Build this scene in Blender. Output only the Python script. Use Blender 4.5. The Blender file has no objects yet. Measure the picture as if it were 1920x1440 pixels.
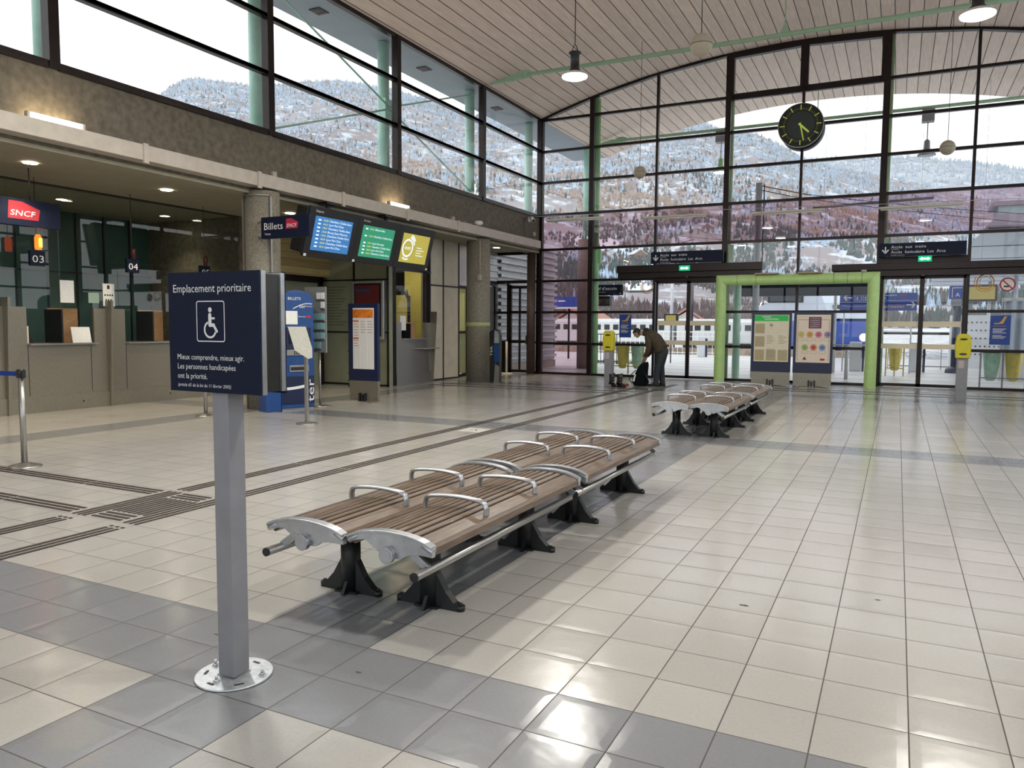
import bpy, bmesh, math, random
from mathutils import Vector, Matrix, Euler
random.seed(7)
PI = math.pi
sc = bpy.context.scene
col = sc.collection
T = 1/3.0                      # floor tile, metres

# ---------------------------------------------------------------- camera
cam_d = bpy.data.cameras.new('camera'); cam = bpy.data.objects.new('camera', cam_d); col.objects.link(cam)
cam_d.sensor_width = 36; cam_d.lens = 1435.6/1920*36; cam_d.clip_start = .05; cam_d.clip_end = 9000
yaw, pitch, roll = math.radians(-26.656), math.radians(-4.364), math.radians(.372)
fw = Vector((math.sin(yaw)*math.cos(pitch), math.cos(yaw)*math.cos(pitch), math.sin(pitch)))
rt = Vector((math.cos(yaw), -math.sin(yaw), 0)); up = rt.cross(fw)
rt, up = math.cos(roll)*rt+math.sin(roll)*up, -math.sin(roll)*rt+math.cos(roll)*up
M4 = Matrix((rt, up, -fw)).transposed().to_4x4(); M4.translation = Vector((0, 0, 4.691*T))
cam.matrix_world = M4
sc.camera = cam

# ---------------------------------------------------------------- world, exposure
w = bpy.data.worlds.new('overcast_sky'); sc.world = w; w.use_nodes = True
nt = w.node_tree; bg = nt.nodes['Background']
bg.inputs['Color'].default_value = (.93, .965, 1, 1); bg.inputs['Strength'].default_value = 1.95
sc.view_settings.view_transform = 'Standard'; sc.view_settings.look = 'None'
sc.view_settings.exposure = 0.02
LP_DOWN = 56; sc.view_settings.gamma = 1; sc.view_settings.use_curve_mapping = False
sc.cycles.transparent_max_bounces = 24; sc.cycles.max_bounces = 8; sc.cycles.diffuse_bounces = 5
sc.cycles.caustics_reflective = False; sc.cycles.caustics_refractive = False
sc.cycles.sample_clamp_indirect = 4

# ---------------------------------------------------------------- materials
def newmat(name):
    m = bpy.data.materials.new(name); m.use_nodes = True
    return m, m.node_tree, m.node_tree.nodes, m.node_tree.links
def mat(name, c, rough=.5, metal=0, var=.08, scale=30, bump=0, emit=0, ec=None, spec=.5, det=3, stretch=None, alpha=1, coat=0):
    m, t, n, l = newmat(name); p = n['Principled BSDF']
    tc = n.new('ShaderNodeNewGeometry'); nz = n.new('ShaderNodeTexNoise')
    nz.inputs['Scale'].default_value = scale; nz.inputs['Detail'].default_value = det
    if stretch:
        mp = n.new('ShaderNodeMapping'); mp.inputs['Scale'].default_value = stretch
        l.new(tc.outputs['Position'], mp.inputs['Vector']); l.new(mp.outputs[0], nz.inputs['Vector'])
    else: l.new(tc.outputs['Position'], nz.inputs['Vector'])
    cr = n.new('ShaderNodeValToRGB'); cr.color_ramp.elements[0].position = .3; cr.color_ramp.elements[1].position = .7
    cr.color_ramp.elements[0].color = (*[x*(1-var) for x in c], 1); cr.color_ramp.elements[1].color = (*[min(1, x*(1+var)) for x in c], 1)
    l.new(nz.outputs['Fac'], cr.inputs['Fac']); l.new(cr.outputs['Color'], p.inputs['Base Color'])
    p.inputs['Roughness'].default_value = rough; p.inputs['Metallic'].default_value = metal
    p.inputs['Specular IOR Level'].default_value = spec
    if coat: p.inputs['Coat Weight'].default_value = coat
    if bump:
        b = n.new('ShaderNodeBump'); b.inputs['Strength'].default_value = .6; b.inputs['Distance'].default_value = bump
        l.new(nz.outputs['Fac'], b.inputs['Height']); l.new(b.outputs['Normal'], p.inputs['Normal'])
    if emit:
        p.inputs['Emission Color'].default_value = (*(ec or c), 1); p.inputs['Emission Strength'].default_value = emit
    if alpha < 1: p.inputs['Alpha'].default_value = alpha
    return m
def glassmat(name, tint, refl=.09, rough=.0):
    m, t, n, l = newmat(name); n.remove(n['Principled BSDF'])
    tr = n.new('ShaderNodeBsdfTransparent'); tr.inputs['Color'].default_value = (*tint, 1)
    gl = n.new('ShaderNodeBsdfGlossy'); gl.inputs['Roughness'].default_value = rough; gl.inputs['Color'].default_value = (1, 1, 1, 1)
    lw = n.new('ShaderNodeFresnel'); lw.inputs['IOR'].default_value = 1.45
    mm = n.new('ShaderNodeMath'); mm.operation = 'MULTIPLY'; mm.inputs[1].default_value = refl/.04
    mm.use_clamp = True
    l.new(lw.outputs[0], mm.inputs[0])
    ge = n.new('ShaderNodeNewGeometry'); nb = n.new('ShaderNodeMath'); nb.operation = 'SUBTRACT'; nb.inputs[0].default_value = 1
    l.new(ge.outputs['Backfacing'], nb.inputs[1])
    m2 = n.new('ShaderNodeMath'); m2.operation = 'MULTIPLY'; l.new(mm.outputs[0], m2.inputs[0]); l.new(nb.outputs[0], m2.inputs[1])
    # small procedural dirt streak variation in the tint
    mx = n.new('ShaderNodeMixShader'); l.new(m2.outputs[0], mx.inputs[0]); l.new(tr.outputs[0], mx.inputs[1]); l.new(gl.outputs[0], mx.inputs[2])
    l.new(mx.outputs[0], n['Material Output'].inputs['Surface'])
    return m
def math_(n, l, op, a, b=None, clamp=False):
    x = n.new('ShaderNodeMath'); x.operation = op; x.use_clamp = clamp
    for i, v in enumerate((a, b)):
        if v is None: continue
        if isinstance(v, (int, float)): x.inputs[i].default_value = v
        else: l.new(v, x.inputs[i])
    return x.outputs[0]
def floor_material():
    m, t, n, l = newmat('tile_floor'); p = n['Principled BSDF']; p.inputs['Specular IOR Level'].default_value = .7
    g = n.new('ShaderNodeNewGeometry'); s = n.new('ShaderNodeSeparateXYZ'); l.new(g.outputs['Position'], s.inputs[0])
    u = math_(n, l, 'DIVIDE', math_(n, l, 'ADD', s.outputs[0], 2.9+16), T); v = math_(n, l, 'DIVIDE', math_(n, l, 'ADD', s.outputs[1], 16-2.244), T)
    iu = math_(n, l, 'FLOOR', u); iv = math_(n, l, 'FLOOR', v)
    fu = math_(n, l, 'SUBTRACT', u, iu); fv = math_(n, l, 'SUBTRACT', v, iv)
    bu = math_(n, l, 'LESS_THAN', math_(n, l, 'MODULO', iu, 24), 1.5); bv = math_(n, l, 'LESS_THAN', math_(n, l, 'MODULO', iv, 24), 1.5)
    band = math_(n, l, 'MAXIMUM', bu, bv)
    du = math_(n, l, 'SUBTRACT', .5, math_(n, l, 'ABSOLUTE', math_(n, l, 'SUBTRACT', fu, .5)))
    dv = math_(n, l, 'SUBTRACT', .5, math_(n, l, 'ABSOLUTE', math_(n, l, 'SUBTRACT', fv, .5)))
    de = math_(n, l, 'MINIMUM', du, dv)
    grout = math_(n, l, 'LESS_THAN', de, .0085)
    cv = n.new('ShaderNodeCombineXYZ'); l.new(iu, cv.inputs[0]); l.new(iv, cv.inputs[1])
    wn = n.new('ShaderNodeTexWhiteNoise'); wn.noise_dimensions = '3D'; l.new(cv.outputs[0], wn.inputs['Vector'])
    sp = n.new('ShaderNodeSeparateColor'); l.new(wn.outputs['Color'], sp.inputs[0])
    nz = n.new('ShaderNodeTexNoise'); nz.inputs['Scale'].default_value = 60; nz.inputs['Detail'].default_value = 4; l.new(g.outputs['Position'], nz.inputs['Vector'])
    nb = n.new('ShaderNodeTexNoise'); nb.inputs['Scale'].default_value = .9; nb.inputs['Detail'].default_value = 3; l.new(g.outputs['Position'], nb.inputs['Vector'])
    mx = n.new('ShaderNodeMix'); mx.data_type = 'RGBA'; mx.inputs[6].default_value = (.43, .415, .388, 1); mx.inputs[7].default_value = (.235, .242, .255, 1)
    l.new(band, mx.inputs[0])
    k = math_(n, l, 'ADD', .80, math_(n, l, 'ADD', math_(n, l, 'MULTIPLY', sp.outputs[0], .08), math_(n, l, 'ADD', math_(n, l, 'MULTIPLY', nz.outputs['Fac'], .16), math_(n, l, 'MULTIPLY', nb.outputs['Fac'], .18))))
    vm = n.new('ShaderNodeVectorMath'); vm.operation = 'SCALE'; l.new(mx.outputs[2], vm.inputs[0]); l.new(k, vm.inputs['Scale'])
    m2 = n.new('ShaderNodeMix'); m2.data_type = 'RGBA'; l.new(grout, m2.inputs[0]); l.new(vm.outputs[0], m2.inputs[6]); m2.inputs[7].default_value = (.07, .058, .05, 1)
    l.new(m2.outputs[2], p.inputs['Base Color'])
    rr = math_(n, l, 'ADD', math_(n, l, 'ADD', .11, math_(n, l, 'MULTIPLY', nb.outputs['Fac'], .14)), math_(n, l, 'MULTIPLY', grout, .5))
    l.new(rr, p.inputs['Roughness'])
    tilt = math_(n, l, 'ADD', math_(n, l, 'MULTIPLY', math_(n, l, 'SUBTRACT', sp.outputs[0], .5), fu), math_(n, l, 'MULTIPLY', math_(n, l, 'SUBTRACT', sp.outputs[1], .5), fv))
    pil = math_(n, l, 'MINIMUM', math_(n, l, 'MULTIPLY', de, 8), 1)
    n3 = n.new('ShaderNodeTexNoise'); n3.inputs['Scale'].default_value = 7; n3.inputs['Detail'].default_value = 2; l.new(g.outputs['Position'], n3.inputs['Vector'])
    hh = math_(n, l, 'ADD', math_(n, l, 'ADD', math_(n, l, 'MULTIPLY', tilt, 6.5), math_(n, l, 'MULTIPLY', pil, .9)), math_(n, l, 'MULTIPLY', n3.outputs['Fac'], 1.3))
    b = n.new('ShaderNodeBump'); b.inputs['Strength'].default_value = 1; b.inputs['Distance'].default_value = .0011
    l.new(hh, b.inputs['Height']); l.new(b.outputs[0], p.inputs['Normal'])
    return m
def plank_material(name, c, pitch, axis=0, gap=.045, jc=(.02, .014, .01), cross=3.7, rough=.6, off=0.0):
    m, t, n, l = newmat(name); p = n['Principled BSDF']
    g = n.new('ShaderNodeNewGeometry'); s = n.new('ShaderNodeSeparateXYZ'); l.new(g.outputs['Position'], s.inputs[0])
    u = math_(n, l, 'DIVIDE', math_(n, l, 'ADD', s.outputs[axis], 40+off), pitch); iu = math_(n, l, 'FLOOR', u); fu = math_(n, l, 'SUBTRACT', u, iu)
    other = 1 if axis != 1 else 0
    wn = n.new('ShaderNodeTexWhiteNoise'); wn.noise_dimensions = '1D'; l.new(iu, wn.inputs['W'])
    v = math_(n, l, 'ADD', math_(n, l, 'DIVIDE', math_(n, l, 'ADD', s.outputs[other], 40), cross), math_(n, l, 'MULTIPLY', wn.outputs['Value'], 5)); iv = math_(n, l, 'FLOOR', v); fv = math_(n, l, 'SUBTRACT', v, iv)
    j = math_(n, l, 'MAXIMUM', math_(n, l, 'LESS_THAN', fu, gap), math_(n, l, 'LESS_THAN', fv, .004 if cross < 40 else -1))
    cv = n.new('ShaderNodeCombineXYZ'); l.new(iu, cv.inputs[0]); l.new(iv, cv.inputs[1])
    w2 = n.new('ShaderNodeTexWhiteNoise'); w2.noise_dimensions = '3D'; l.new(cv.outputs[0], w2.inputs['Vector'])
    mp = n.new('ShaderNodeMapping'); sc3 = [14, 14, 14]; sc3[other] = 1.2; mp.inputs['Scale'].default_value = sc3; l.new(g.outputs['Position'], mp.inputs[0])
    nz = n.new('ShaderNodeTexNoise'); nz.inputs['Scale'].default_value = 1.5; nz.inputs['Detail'].default_value = 6; l.new(mp.outputs[0], nz.inputs['Vector'])
    k = math_(n, l, 'ADD', .70, math_(n, l, 'ADD', math_(n, l, 'MULTIPLY', w2.outputs['Value'], .14), math_(n, l, 'MULTIPLY', nz.outputs['Fac'], .46)))
    vm = n.new('ShaderNodeVectorMath'); vm.operation = 'SCALE'; vm.inputs[0].default_value = c; l.new(k, vm.inputs['Scale'])
    mx = n.new('ShaderNodeMix'); mx.data_type = 'RGBA'; l.new(j, mx.inputs[0]); l.new(vm.outputs[0], mx.inputs[6]); mx.inputs[7].default_value = (*jc, 1)
    l.new(mx.outputs[2], p.inputs['Base Color']); p.inputs['Roughness'].default_value = rough; p.inputs['Specular IOR Level'].default_value = .3
    b = n.new('ShaderNodeBump'); b.inputs['Distance'].default_value = .004; b.inputs['Strength'].default_value = .7; l.new(math_(n, l, 'SUBTRACT', 1, j), b.inputs['Height']); l.new(b.outputs[0], p.inputs['Normal'])
    return m
G = {}
G['floor'] = floor_material()
G['ceiling'] = plank_material('whitewashed_plank', (.84, .69, .59), .312, 0, .06, (.035, .022, .016), cross=60)
G['soffit'] = mat('grey_soffit_board', (.30, .35, .40), .6, var=.05, scale=2)
G['frame'] = mat('dark_bronze_aluminium', (.022, .015, .014), .32, .6, var=.15, scale=8)
G['frame2'] = mat('brown_aluminium', (.10, .085, .09), .3, .8, var=.1, scale=8)
G['concrete'] = mat('brown_concrete', (.128, .110, .082), .8, var=.28, scale=9, bump=.003, det=9)
G['colconc'] = mat('speckled_concrete', (.23, .21, .165), .75, var=.3, scale=28, bump=.002, det=8)
G['outconc'] = mat('outside_concrete', (.33, .27, .24), .8, var=.2, scale=18, det=6)
G['tray'] = mat('cream_painted_metal', (.46, .41, .35), .45, var=.08, scale=6)
G['soffit_in'] = mat('cream_soffit', (.31, .285, .21), .7, var=.06, scale=4)
G['green'] = mat('pale_green_paint', (.46, .72, .60), .4, var=.06, scale=6)
G['green2'] = mat('mid_green_paint', (.34, .64, .32), .4, var=.06, scale=6)
G['tiegreen'] = mat('tie_rod_green', (.34, .52, .34), .45, var=.06, scale=6)
G['olivegreen'] = mat('olive_green_paint', (.33, .46, .26), .45, var=.06, scale=6)
G['lime'] = mat('lime_green_paint', (.50, .72, .27), .35, var=.06, scale=7)
G['glass'] = glassmat('clear_glass', (.98, .99, .99), .038)
G['glasspink'] = glassmat('rose_tinted_glass', (.80, .71, .75), .05)
G['glassteal'] = glassmat('office_glass', (.93, .965, .95), .065)
G['navy'] = mat('navy_enamel', (.006, .010, .030), .5, spec=.2, var=.1, scale=10)
G['navy2'] = mat('dark_blue_enamel', (.008, .014, .055), .35, var=.1, scale=10)
G['blue'] = mat('blue_enamel', (.012, .06, .22), .35, var=.1, scale=10)
G['brightblue'] = mat('bright_blue_print', (.01, .05, .32), .4, var=.08, scale=10)
G['white'] = mat('white_vinyl', (.80, .80, .78), .5, var=.03)
G['paper'] = mat('white_paper', (.82, .81, .77), .7, var=.05)
G['cream'] = mat('cream_paper', (.86, .78, .58), .7, var=.04, scale=12)
G['steel'] = mat('brushed_steel', (.40, .39, .37), .33, .85, var=.12, scale=4, stretch=(6, 6, 60))
G['steeldk'] = mat('dull_steel_sheet', (.29, .265, .215), .42, .7, var=.15, scale=5, stretch=(30, 30, 3))
G['alu'] = mat('cast_aluminium', (.50, .51, .53), .30, .8, var=.10, scale=20)
G['galv'] = mat('galvanised_steel', (.62, .65, .68), .38, .7, var=.15, scale=40)
G['black'] = mat('black_cast_iron', (.010, .011, .012), .45, var=.2, scale=20)
G['blackpl'] = mat('black_plastic', (.014, .014, .016), .4, var=.15, scale=20)
G['greypaint'] = mat('grey_painted_steel', (.25, .25, .27), .4, var=.06, scale=10)
G['wood'] = mat('oiled_hardwood', (.135, .088, .056), .38, var=.42, scale=3, stretch=(30, 2.0, 30), det=8, bump=.0006, coat=.15)
G['orangewood'] = mat('orange_veneer', (.50, .28, .14), .4, var=.2, scale=3, stretch=(3, 3, 20), det=6)
G['yellow'] = mat('yellow_plastic', (.62, .55, .02), .4, var=.06, scale=12)
G['red'] = mat('red_enamel', (.45, .015, .03), .4, var=.05)
G['rubber'] = mat('black_rubber', (.02, .02, .02), .7, var=.1)
G['tactile'] = mat('dark_tactile_bar', (.042, .033, .027), .55, var=.25, scale=30)
G['beige'] = mat('beige_wall_panel', (.62, .575, .46), .55, var=.07, scale=3)
G['sage'] = mat('sage_wall_panel', (.25, .265, .185), .5, var=.08, scale=3)
G['tealwall'] = mat('dark_teal_panel', (.05, .105, .095), .42, var=.1, scale=2)
G['plankwall'] = plank_material('yellow_plank_wall', (.42, .34, .17), .17, 2, .05, (.10, .075, .03), 50, off=.03)
G['corr'] = mat('grey_corrugated_steel', (.52, .52, .54), .45, .3, var=.1, scale=4)
def emis(name, c, s): return mat(name, c, .5, var=.03, emit=s, ec=c)
G['tubelit'] = emis('lit_warm_tube', (1, .80, .50), 26)
G['lamplit'] = emis('lit_lamp_glass', (1, .99, .93), 3.2)
G['downlit'] = emis('lit_downlight', (1, .88, .66), 30)
G['redlit'] = emis('lit_red_signal', (1, .10, .01), 3.0)
G['redglow'] = emis('lit_orange_core', (1, .45, .05), 4.0)
G['exitgreen'] = emis('lit_green_exit', (.0, .42, .18), .9)
G['exitwhite'] = emis('lit_white_exit', (.8, 1, .9), 1.8)
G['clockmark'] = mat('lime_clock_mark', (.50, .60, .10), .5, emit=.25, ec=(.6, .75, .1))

# ---------------------------------------------------------------- mesh building
_fc = {}
def text_mesh(s):
    if s not in _fc:
        c = bpy.data.curves.new('t', 'FONT'); c.body = s; c.size = 1; c.resolution_u = 2
        o = bpy.data.objects.new('t', c); col.objects.link(o)
        me = bpy.data.meshes.new_from_object(o.evaluated_get(bpy.context.evaluated_depsgraph_get()))
        _fc[s] = ([v.co.copy() for v in me.vertices], [tuple(p.vertices) for p in me.polygons])
        col.objects.unlink(o); bpy.data.objects.remove(o); bpy.data.curves.remove(c); bpy.data.meshes.remove(me)
    return _fc[s]
class MB:
    def __init__(s, M=None): s.v = []; s.f = []; s.k = []; s.m = 0; s.M = M; s.sm = []; s.smooth = False
    def add(s, vs, fs):
        b = len(s.v); s.v += [Vector(x) if s.M is None else s.M @ Vector(x) for x in vs]
        for f in fs: s.f.append(tuple(b+i for i in f)); s.k.append(s.m); s.sm.append(s.smooth)
        return s
    def box(s, x0, x1, y0, y1, z0, z1):
        if x0 > x1: x0, x1 = x1, x0
        if y0 > y1: y0, y1 = y1, y0
        if z0 > z1: z0, z1 = z1, z0
        return s.add([(x0, y0, z0), (x1, y0, z0), (x1, y1, z0), (x0, y1, z0), (x0, y0, z1), (x1, y0, z1), (x1, y1, z1), (x0, y1, z1)],
              [(0, 3, 2, 1), (4, 5, 6, 7), (0, 1, 5, 4), (1, 2, 6, 5), (2, 3, 7, 6), (3, 0, 4, 7)])
    def bar(s, a, b, w, h, upv=(0, 0, 1)):
        a = Vector(a); b = Vector(b); d = (b-a).normalized(); u = Vector(upv)
        if abs(d.dot(u)) > .99: u = Vector((1, 0, 0))
        r = d.cross(u).normalized()*w/2; u = r.cross(d).normalized()*h/2
        vs = [p+q for p in (a, b) for q in (-r-u, r-u, r+u, -r+u)]
        return s.add(vs, [(0, 1, 2, 3), (7, 6, 5, 4), (0, 4, 5, 1), (1, 5, 6, 2), (2, 6, 7, 3), (3, 7, 4, 0)])
    def tube(s, pts, r, n=10, cap=True, closed=False):
        pts = [Vector(p) for p in pts]; rr = r if isinstance(r, (list, tuple)) else [r]*len(pts)
        N = len(pts); rings = []; prev = None
        for i, p in enumerate(pts):
            a = pts[i-1] if (i > 0 or closed) else p; c = pts[(i+1) % N] if (i < N-1 or closed) else p
            d = (c-a).normalized()
            if prev is None:
                u = Vector((0, 0, 1)) if abs(d.z) < .9 else Vector((0, 1, 0))
                x = d.cross(u).normalized()
            else: x = (prev-d*prev.dot(d)).normalized()
            prev = x; y = d.cross(x)
            rings.append([p+(x*math.cos(2*PI*k/n)+y*math.sin(2*PI*k/n))*rr[i] for k in range(n)])
        vs = [q for R in rings for q in R]; fs = []
        for i in range(N if closed else N-1):
            j = (i+1) % N
            for k in range(n): fs.append((i*n+k, i*n+(k+1) % n, j*n+(k+1) % n, j*n+k))
        if cap and not closed: fs += [tuple(range(n))[::-1], tuple((N-1)*n+k for k in range(n))]
        o = s.smooth; s.smooth = True; s.add(vs, fs); s.smooth = o
        if cap and not closed: s.sm[-1] = s.sm[-2] = False
        return s
    def cyl(s, a, b, r, n=16, r2=None): return s.tube([a, b], [r, r if r2 is None else r2], n)
    def lathe(s, prof, c=(0, 0, 0), n=24, axis='z'):
        vs = []; fs = []; c = Vector(c)
        for r, z in prof:
            for k in range(n):
                a = 2*PI*k/n; x, y = r*math.cos(a), r*math.sin(a)
                q = {'z': (x, y, z), 'y': (x, z, -y), 'x': (z, x, y)}[axis]
                vs.append(c+Vector(q))
        for i in range(len(prof)-1):
            for k in range(n): fs.append((i*n+k, i*n+(k+1) % n, (i+1)*n+(k+1) % n, (i+1)*n+k))
        fs += [tuple(range(n))[::-1], tuple((len(prof)-1)*n+k for k in range(n))]
        o = s.smooth; s.smooth = True; s.add(vs, fs); s.smooth = o; s.sm[-1] = s.sm[-2] = False
        return s
    def prism(s, poly, o, u, v, w):          # polygon in the u,v plane, extruded along w
        o, u, v, w = Vector(o), Vector(u), Vector(v), Vector(w); n = len(poly)
        vs = [o+u*a+v*b for a, b in poly]+[o+u*a+v*b+w for a, b in poly]
        fs = [tuple(range(n)), tuple(range(n, 2*n))[::-1]]+[(i, i+n, (i+1) % n+n, (i+1) % n) for i in range(n)]
        return s.add(vs, fs)
    def disc(s, c, r, u, v, n=24, r0=0):
        c, u, v = Vector(c), Vector(u), Vector(v); vs = [c+(u*math.cos(2*PI*k/n)+v*math.sin(2*PI*k/n))*r for k in range(n)]
        if r0:
            vs += [c+(u*math.cos(2*PI*k/n)+v*math.sin(2*PI*k/n))*r0 for k in range(n)]
            return s.add(vs, [(k, (k+1) % n, n+(k+1) % n, n+k) for k in range(n)])
        return s.add(vs, [tuple(range(n))])
    def quad(s, o, u, v, w=1, h=1):
        o, u, v = Vector(o), Vector(u)*w, Vector(v)*h; return s.add([o, o+u, o+u+v, o+v], [(0, 1, 2, 3)])
    def text(s, t, o, u, v, size, width=None, shear=0, align='l'):
        V, F = text_mesh(t); o, u, v = Vector(o), Vector(u), Vector(v)
        mx = max(p.x for p in V); k = size if width is None else width/mx
        x0 = 0 if align == 'l' else (-mx*k/2 if align == 'c' else -mx*k)
        return s.add([o+u*(p.x*k+x0+p.y*size*shear)+v*(p.y*size) for p in V], F)
    def build(s, name, mats, parent=None, bevel=0, **kw):
        me = bpy.data.meshes.new(name); off = parent_world(parent) if parent is not None else Vector((0, 0, 0))
        me.from_pydata([tuple(x-off) for x in s.v], [], s.f)
        for mm in (mats if isinstance(mats, (list, tuple)) else [mats]): me.materials.append(G[mm] if isinstance(mm, str) else mm)
        me.polygons.foreach_set('material_index', s.k); me.polygons.foreach_set('use_smooth', s.sm); me.update()
        o = bpy.data.objects.new(name, me); col.objects.link(o)
        if parent is not None: o.parent = parent
        if bevel:
            b = o.modifiers.new('bevel', 'BEVEL'); b.width = bevel; b.segments = 2; b.limit_method = 'ANGLE'; b.harden_normals = False
        for a, b in kw.items(): o[a] = b
        return o
def parent_world(p):
    v = Vector((0, 0, 0))
    while p is not None: v += p.location; p = p.parent
    return v
def thing(name, label, cat, loc=(0, 0, 0), group=None):
    o = bpy.data.objects.new(name, None); col.objects.link(o); o.location = loc; o.empty_display_size = .1
    o['label'] = label; o['category'] = cat
    if group: o['group'] = group
    return o
def tag(o, label, cat, group=None, kind=None):
    o['label'] = label; o['category'] = cat
    if group: o['group'] = group
    if kind: o['kind'] = kind
    return o
def struct(name, loc=(0, 0, 0), label=None):
    o = bpy.data.objects.new(name, None); col.objects.link(o); o.location = loc; o['kind'] = 'structure'
    if label: o['label'] = label
    return o
def smesh(mb, name, mats, label=None, **k):
    o = mb.build(name, mats, **k); o['kind'] = 'structure'
    if label: o['label'] = label
    return o
def dup(root, loc, rotz=None, label=None, group=None):
    r = root.copy(); col.objects.link(r); r.location = loc
    if rotz is not None: r.rotation_euler = (0, 0, rotz)
    if label: r['label'] = label
    if group: r['group'] = group
    for ch in list(root.children):
        c = ch.copy(); col.objects.link(c); c.parent = r
        for g in list(ch.children):
            d = g.copy(); col.objects.link(d); d.parent = c
    return r
X_, Y_, Z_ = Vector((1, 0, 0)), Vector((0, 1, 0)), Vector((0, 0, 1))

# ================================================================ THE HALL
XL, XR, YB, YF = -10.46, 5.26, 22.8, -6.0
RX0, RR, RZ = -2.6, 25.3, 9.38
def roofz(x): return RZ-(RR-math.sqrt(RR*RR-(x-RX0)**2))
smesh(MB().box(-16.6, XR+.4, YF-.4, YB+.12, -.25, 0), 'floor', 'floor', 'cream tiled hall floor with grey tile bands')
# ceiling: arched solid with flat overhangs, runs on outside to the eaves
b = MB(); xs = [XL+(XR-XL)*i/28 for i in range(29)]
lo = [(x, roofz(x)) for x in xs]; hi = [(x, roofz(x)+.35) for x in xs][::-1]
for y0, y1 in ((YF-.4, YB), (YB, 28.9)):
    n = len(lo)
    vs = [(x, y0, z) for x, z in lo]+[(x, y1, z) for x, z in lo]; b.add(vs, [(i, i+1, n+i+1, n+i) for i in range(n-1)])
    vs = [(x, y0, z) for x, z in hi]+[(x, y1, z) for x, z in hi]; b.add(vs, [(i, i+1, n+i+1, n+i) for i in range(n-1)])
for y, fl in ((YF-.4, 0), (28.9, 1)):
    P = [(x, y, z) for x, z in lo+hi]; b.add(P, [tuple(range(len(P)))] if fl else [tuple(range(len(P)))[::-1]])
ceil = smesh(b, 'ceiling', ['ceiling'], 'arched ceiling of pale planks with dark joints')
b = MB()
for s0, s1 in ((XL-1.35, XL), (XR, XR+1.35)): b.box(s0, s1, YF-.4, 28.9, 8.12, 8.47)
smesh(b, 'trim_1', 'soffit', 'pale grey roof overhang outside the high windows')
for i, y in enumerate((9.0, 13.0, 17.0, 21.0)):
    b = MB().box(-11.25, -10.98, y-.16, y+.16, 8.095, 8.12)
    for k in range(5): b.box(-11.23, -11.0, y-.14+k*.06, y-.12+k*.06, 8.085, 8.1)
    tag(b.build('roof_vent', 'frame2'), ['grey louvred vent under the roof overhang, nearest of the row', 'grey louvred vent under the overhang, second from the near end', 'grey louvred vent under the overhang, third from the near end', 'grey louvred vent under the overhang, beside the glass corner'][i], 'vent', 'vents in the roof overhang')

# left wall: concrete beam, sill
b = MB().box(XL-.35, XL, YF, YB-.06, 3.95, 5.02)
smesh(b, 'wall_left', 'concrete', 'brown concrete beam wall above the ticket office')
ML = [YF, -1.25, 2.75, 6.78, 10.84, 14.87, 18.93, YB]
def pane(b, x0, x1, y0, y1, z0, z1):
    if x1-x0 < y1-y0: xm = (x0+x1)/2; b.box(xm-.004, xm+.004, y0, y1, z0, z1)
    else: ym = (y0+y1)/2; b.box(x0, x1, ym-.004, ym+.004, z0, z1)
wn = 0
def clerestory(X, y0, y1, last, side, zz=(5.06, 6.12, 7.13, 8.1), label=None):
    global wn; wn += 1
    s = struct('window_%d' % wn, (X, y0, zz[0]), label)
    f = MB(); f.box(X-.09, X+.07, y0-.075, y0+.075, zz[0]-.04, zz[-1]+.03)
    if last: f.box(X-.09, X+.07, y1-.09, y1+.06, zz[0]-.04, zz[-1]+.03)
    for i, z in enumerate(zz):
        t = .05 if i in (0, len(zz)-1) else .04
        f.box(X-.06, X+.05, y0+.075, y1-.075, z-t, z+t)
    f.build('window_frame', 'frame', s)
    g = MB()
    for a in (1, -1):
        for z in zz[1:-1]: g.box(X-.02+side*.06, X+.0+side*.075, y0+.075, y1-.075, z-.018, z+.018)
    g.build('glazing_bead', 'frame2', s)
    p = MB()
    for a, c in zip(zz, zz[1:]): p.box(X-.004, X+.004, y0+.07, y1-.07, a+.03, c-.03)
    p.build('pane', 'glass', s)
    return s
for i in range(len(ML)-1): clerestory(XL, ML[i], ML[i+1], i == len(ML)-2, 1, label='high strip window of three panes in the left wall, bay %s' % ['behind the camera', 'behind the camera, nearer', 'beside the camera', 'above the ticket counters', 'above the ticket sign', 'above the hanging screens', 'next to the glass corner'][i])
# right wall: unseen and invented, solid base and glazing set for the hall light
smesh(MB().box(XR, XR+.3, YF, YB, 0, 1.95), 'wall_right', 'concrete', 'low concrete wall under the right hand glazing')
for i in range(len(ML)-1): clerestory(XR, ML[i], ML[i+1], False, -1, zz=(2, 3, 4, 5.1, 6.12, 7.13, 8.1))
# rear wall: unseen and invented, glazed to light the hall from behind
smesh(MB().box(-16.6, XR+.3, YF-.3, YF, 0, .9).box(-16.6, XL, YF-.3, YF, .9, 4.2), 'wall_rear', 'concrete', 'concrete rear wall')
b = MB(); n = len(lo)
smesh(MB().prism([(XL, 7.2), (XR, 7.2)]+[(x, z) for x, z in lo[::-1]], (0, YF-.3, 0), X_, Z_, (0, .3, 0)), 'wall_gable', 'concrete', 'rear gable wall')
wn += 1; s = struct('window_%d' % wn, (XL, YF, .9), 'rear glazed wall')
f = MB(); p = MB()
for k in range(9): x = XL+(XR-XL)*k/8; f.box(x-.06, x+.06, YF-.12, YF, .9, 7.2)
for z in (.95, 3.05, 5.1, 7.15): f.box(XL, XR, YF-.1, YF, z-.05, z+.05)
p.box(XL, XR, YF-.06, YF-.052, .9, 7.2)
f.build('window_frame', 'frame', s); p.build('pane', 'glass', s)

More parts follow.
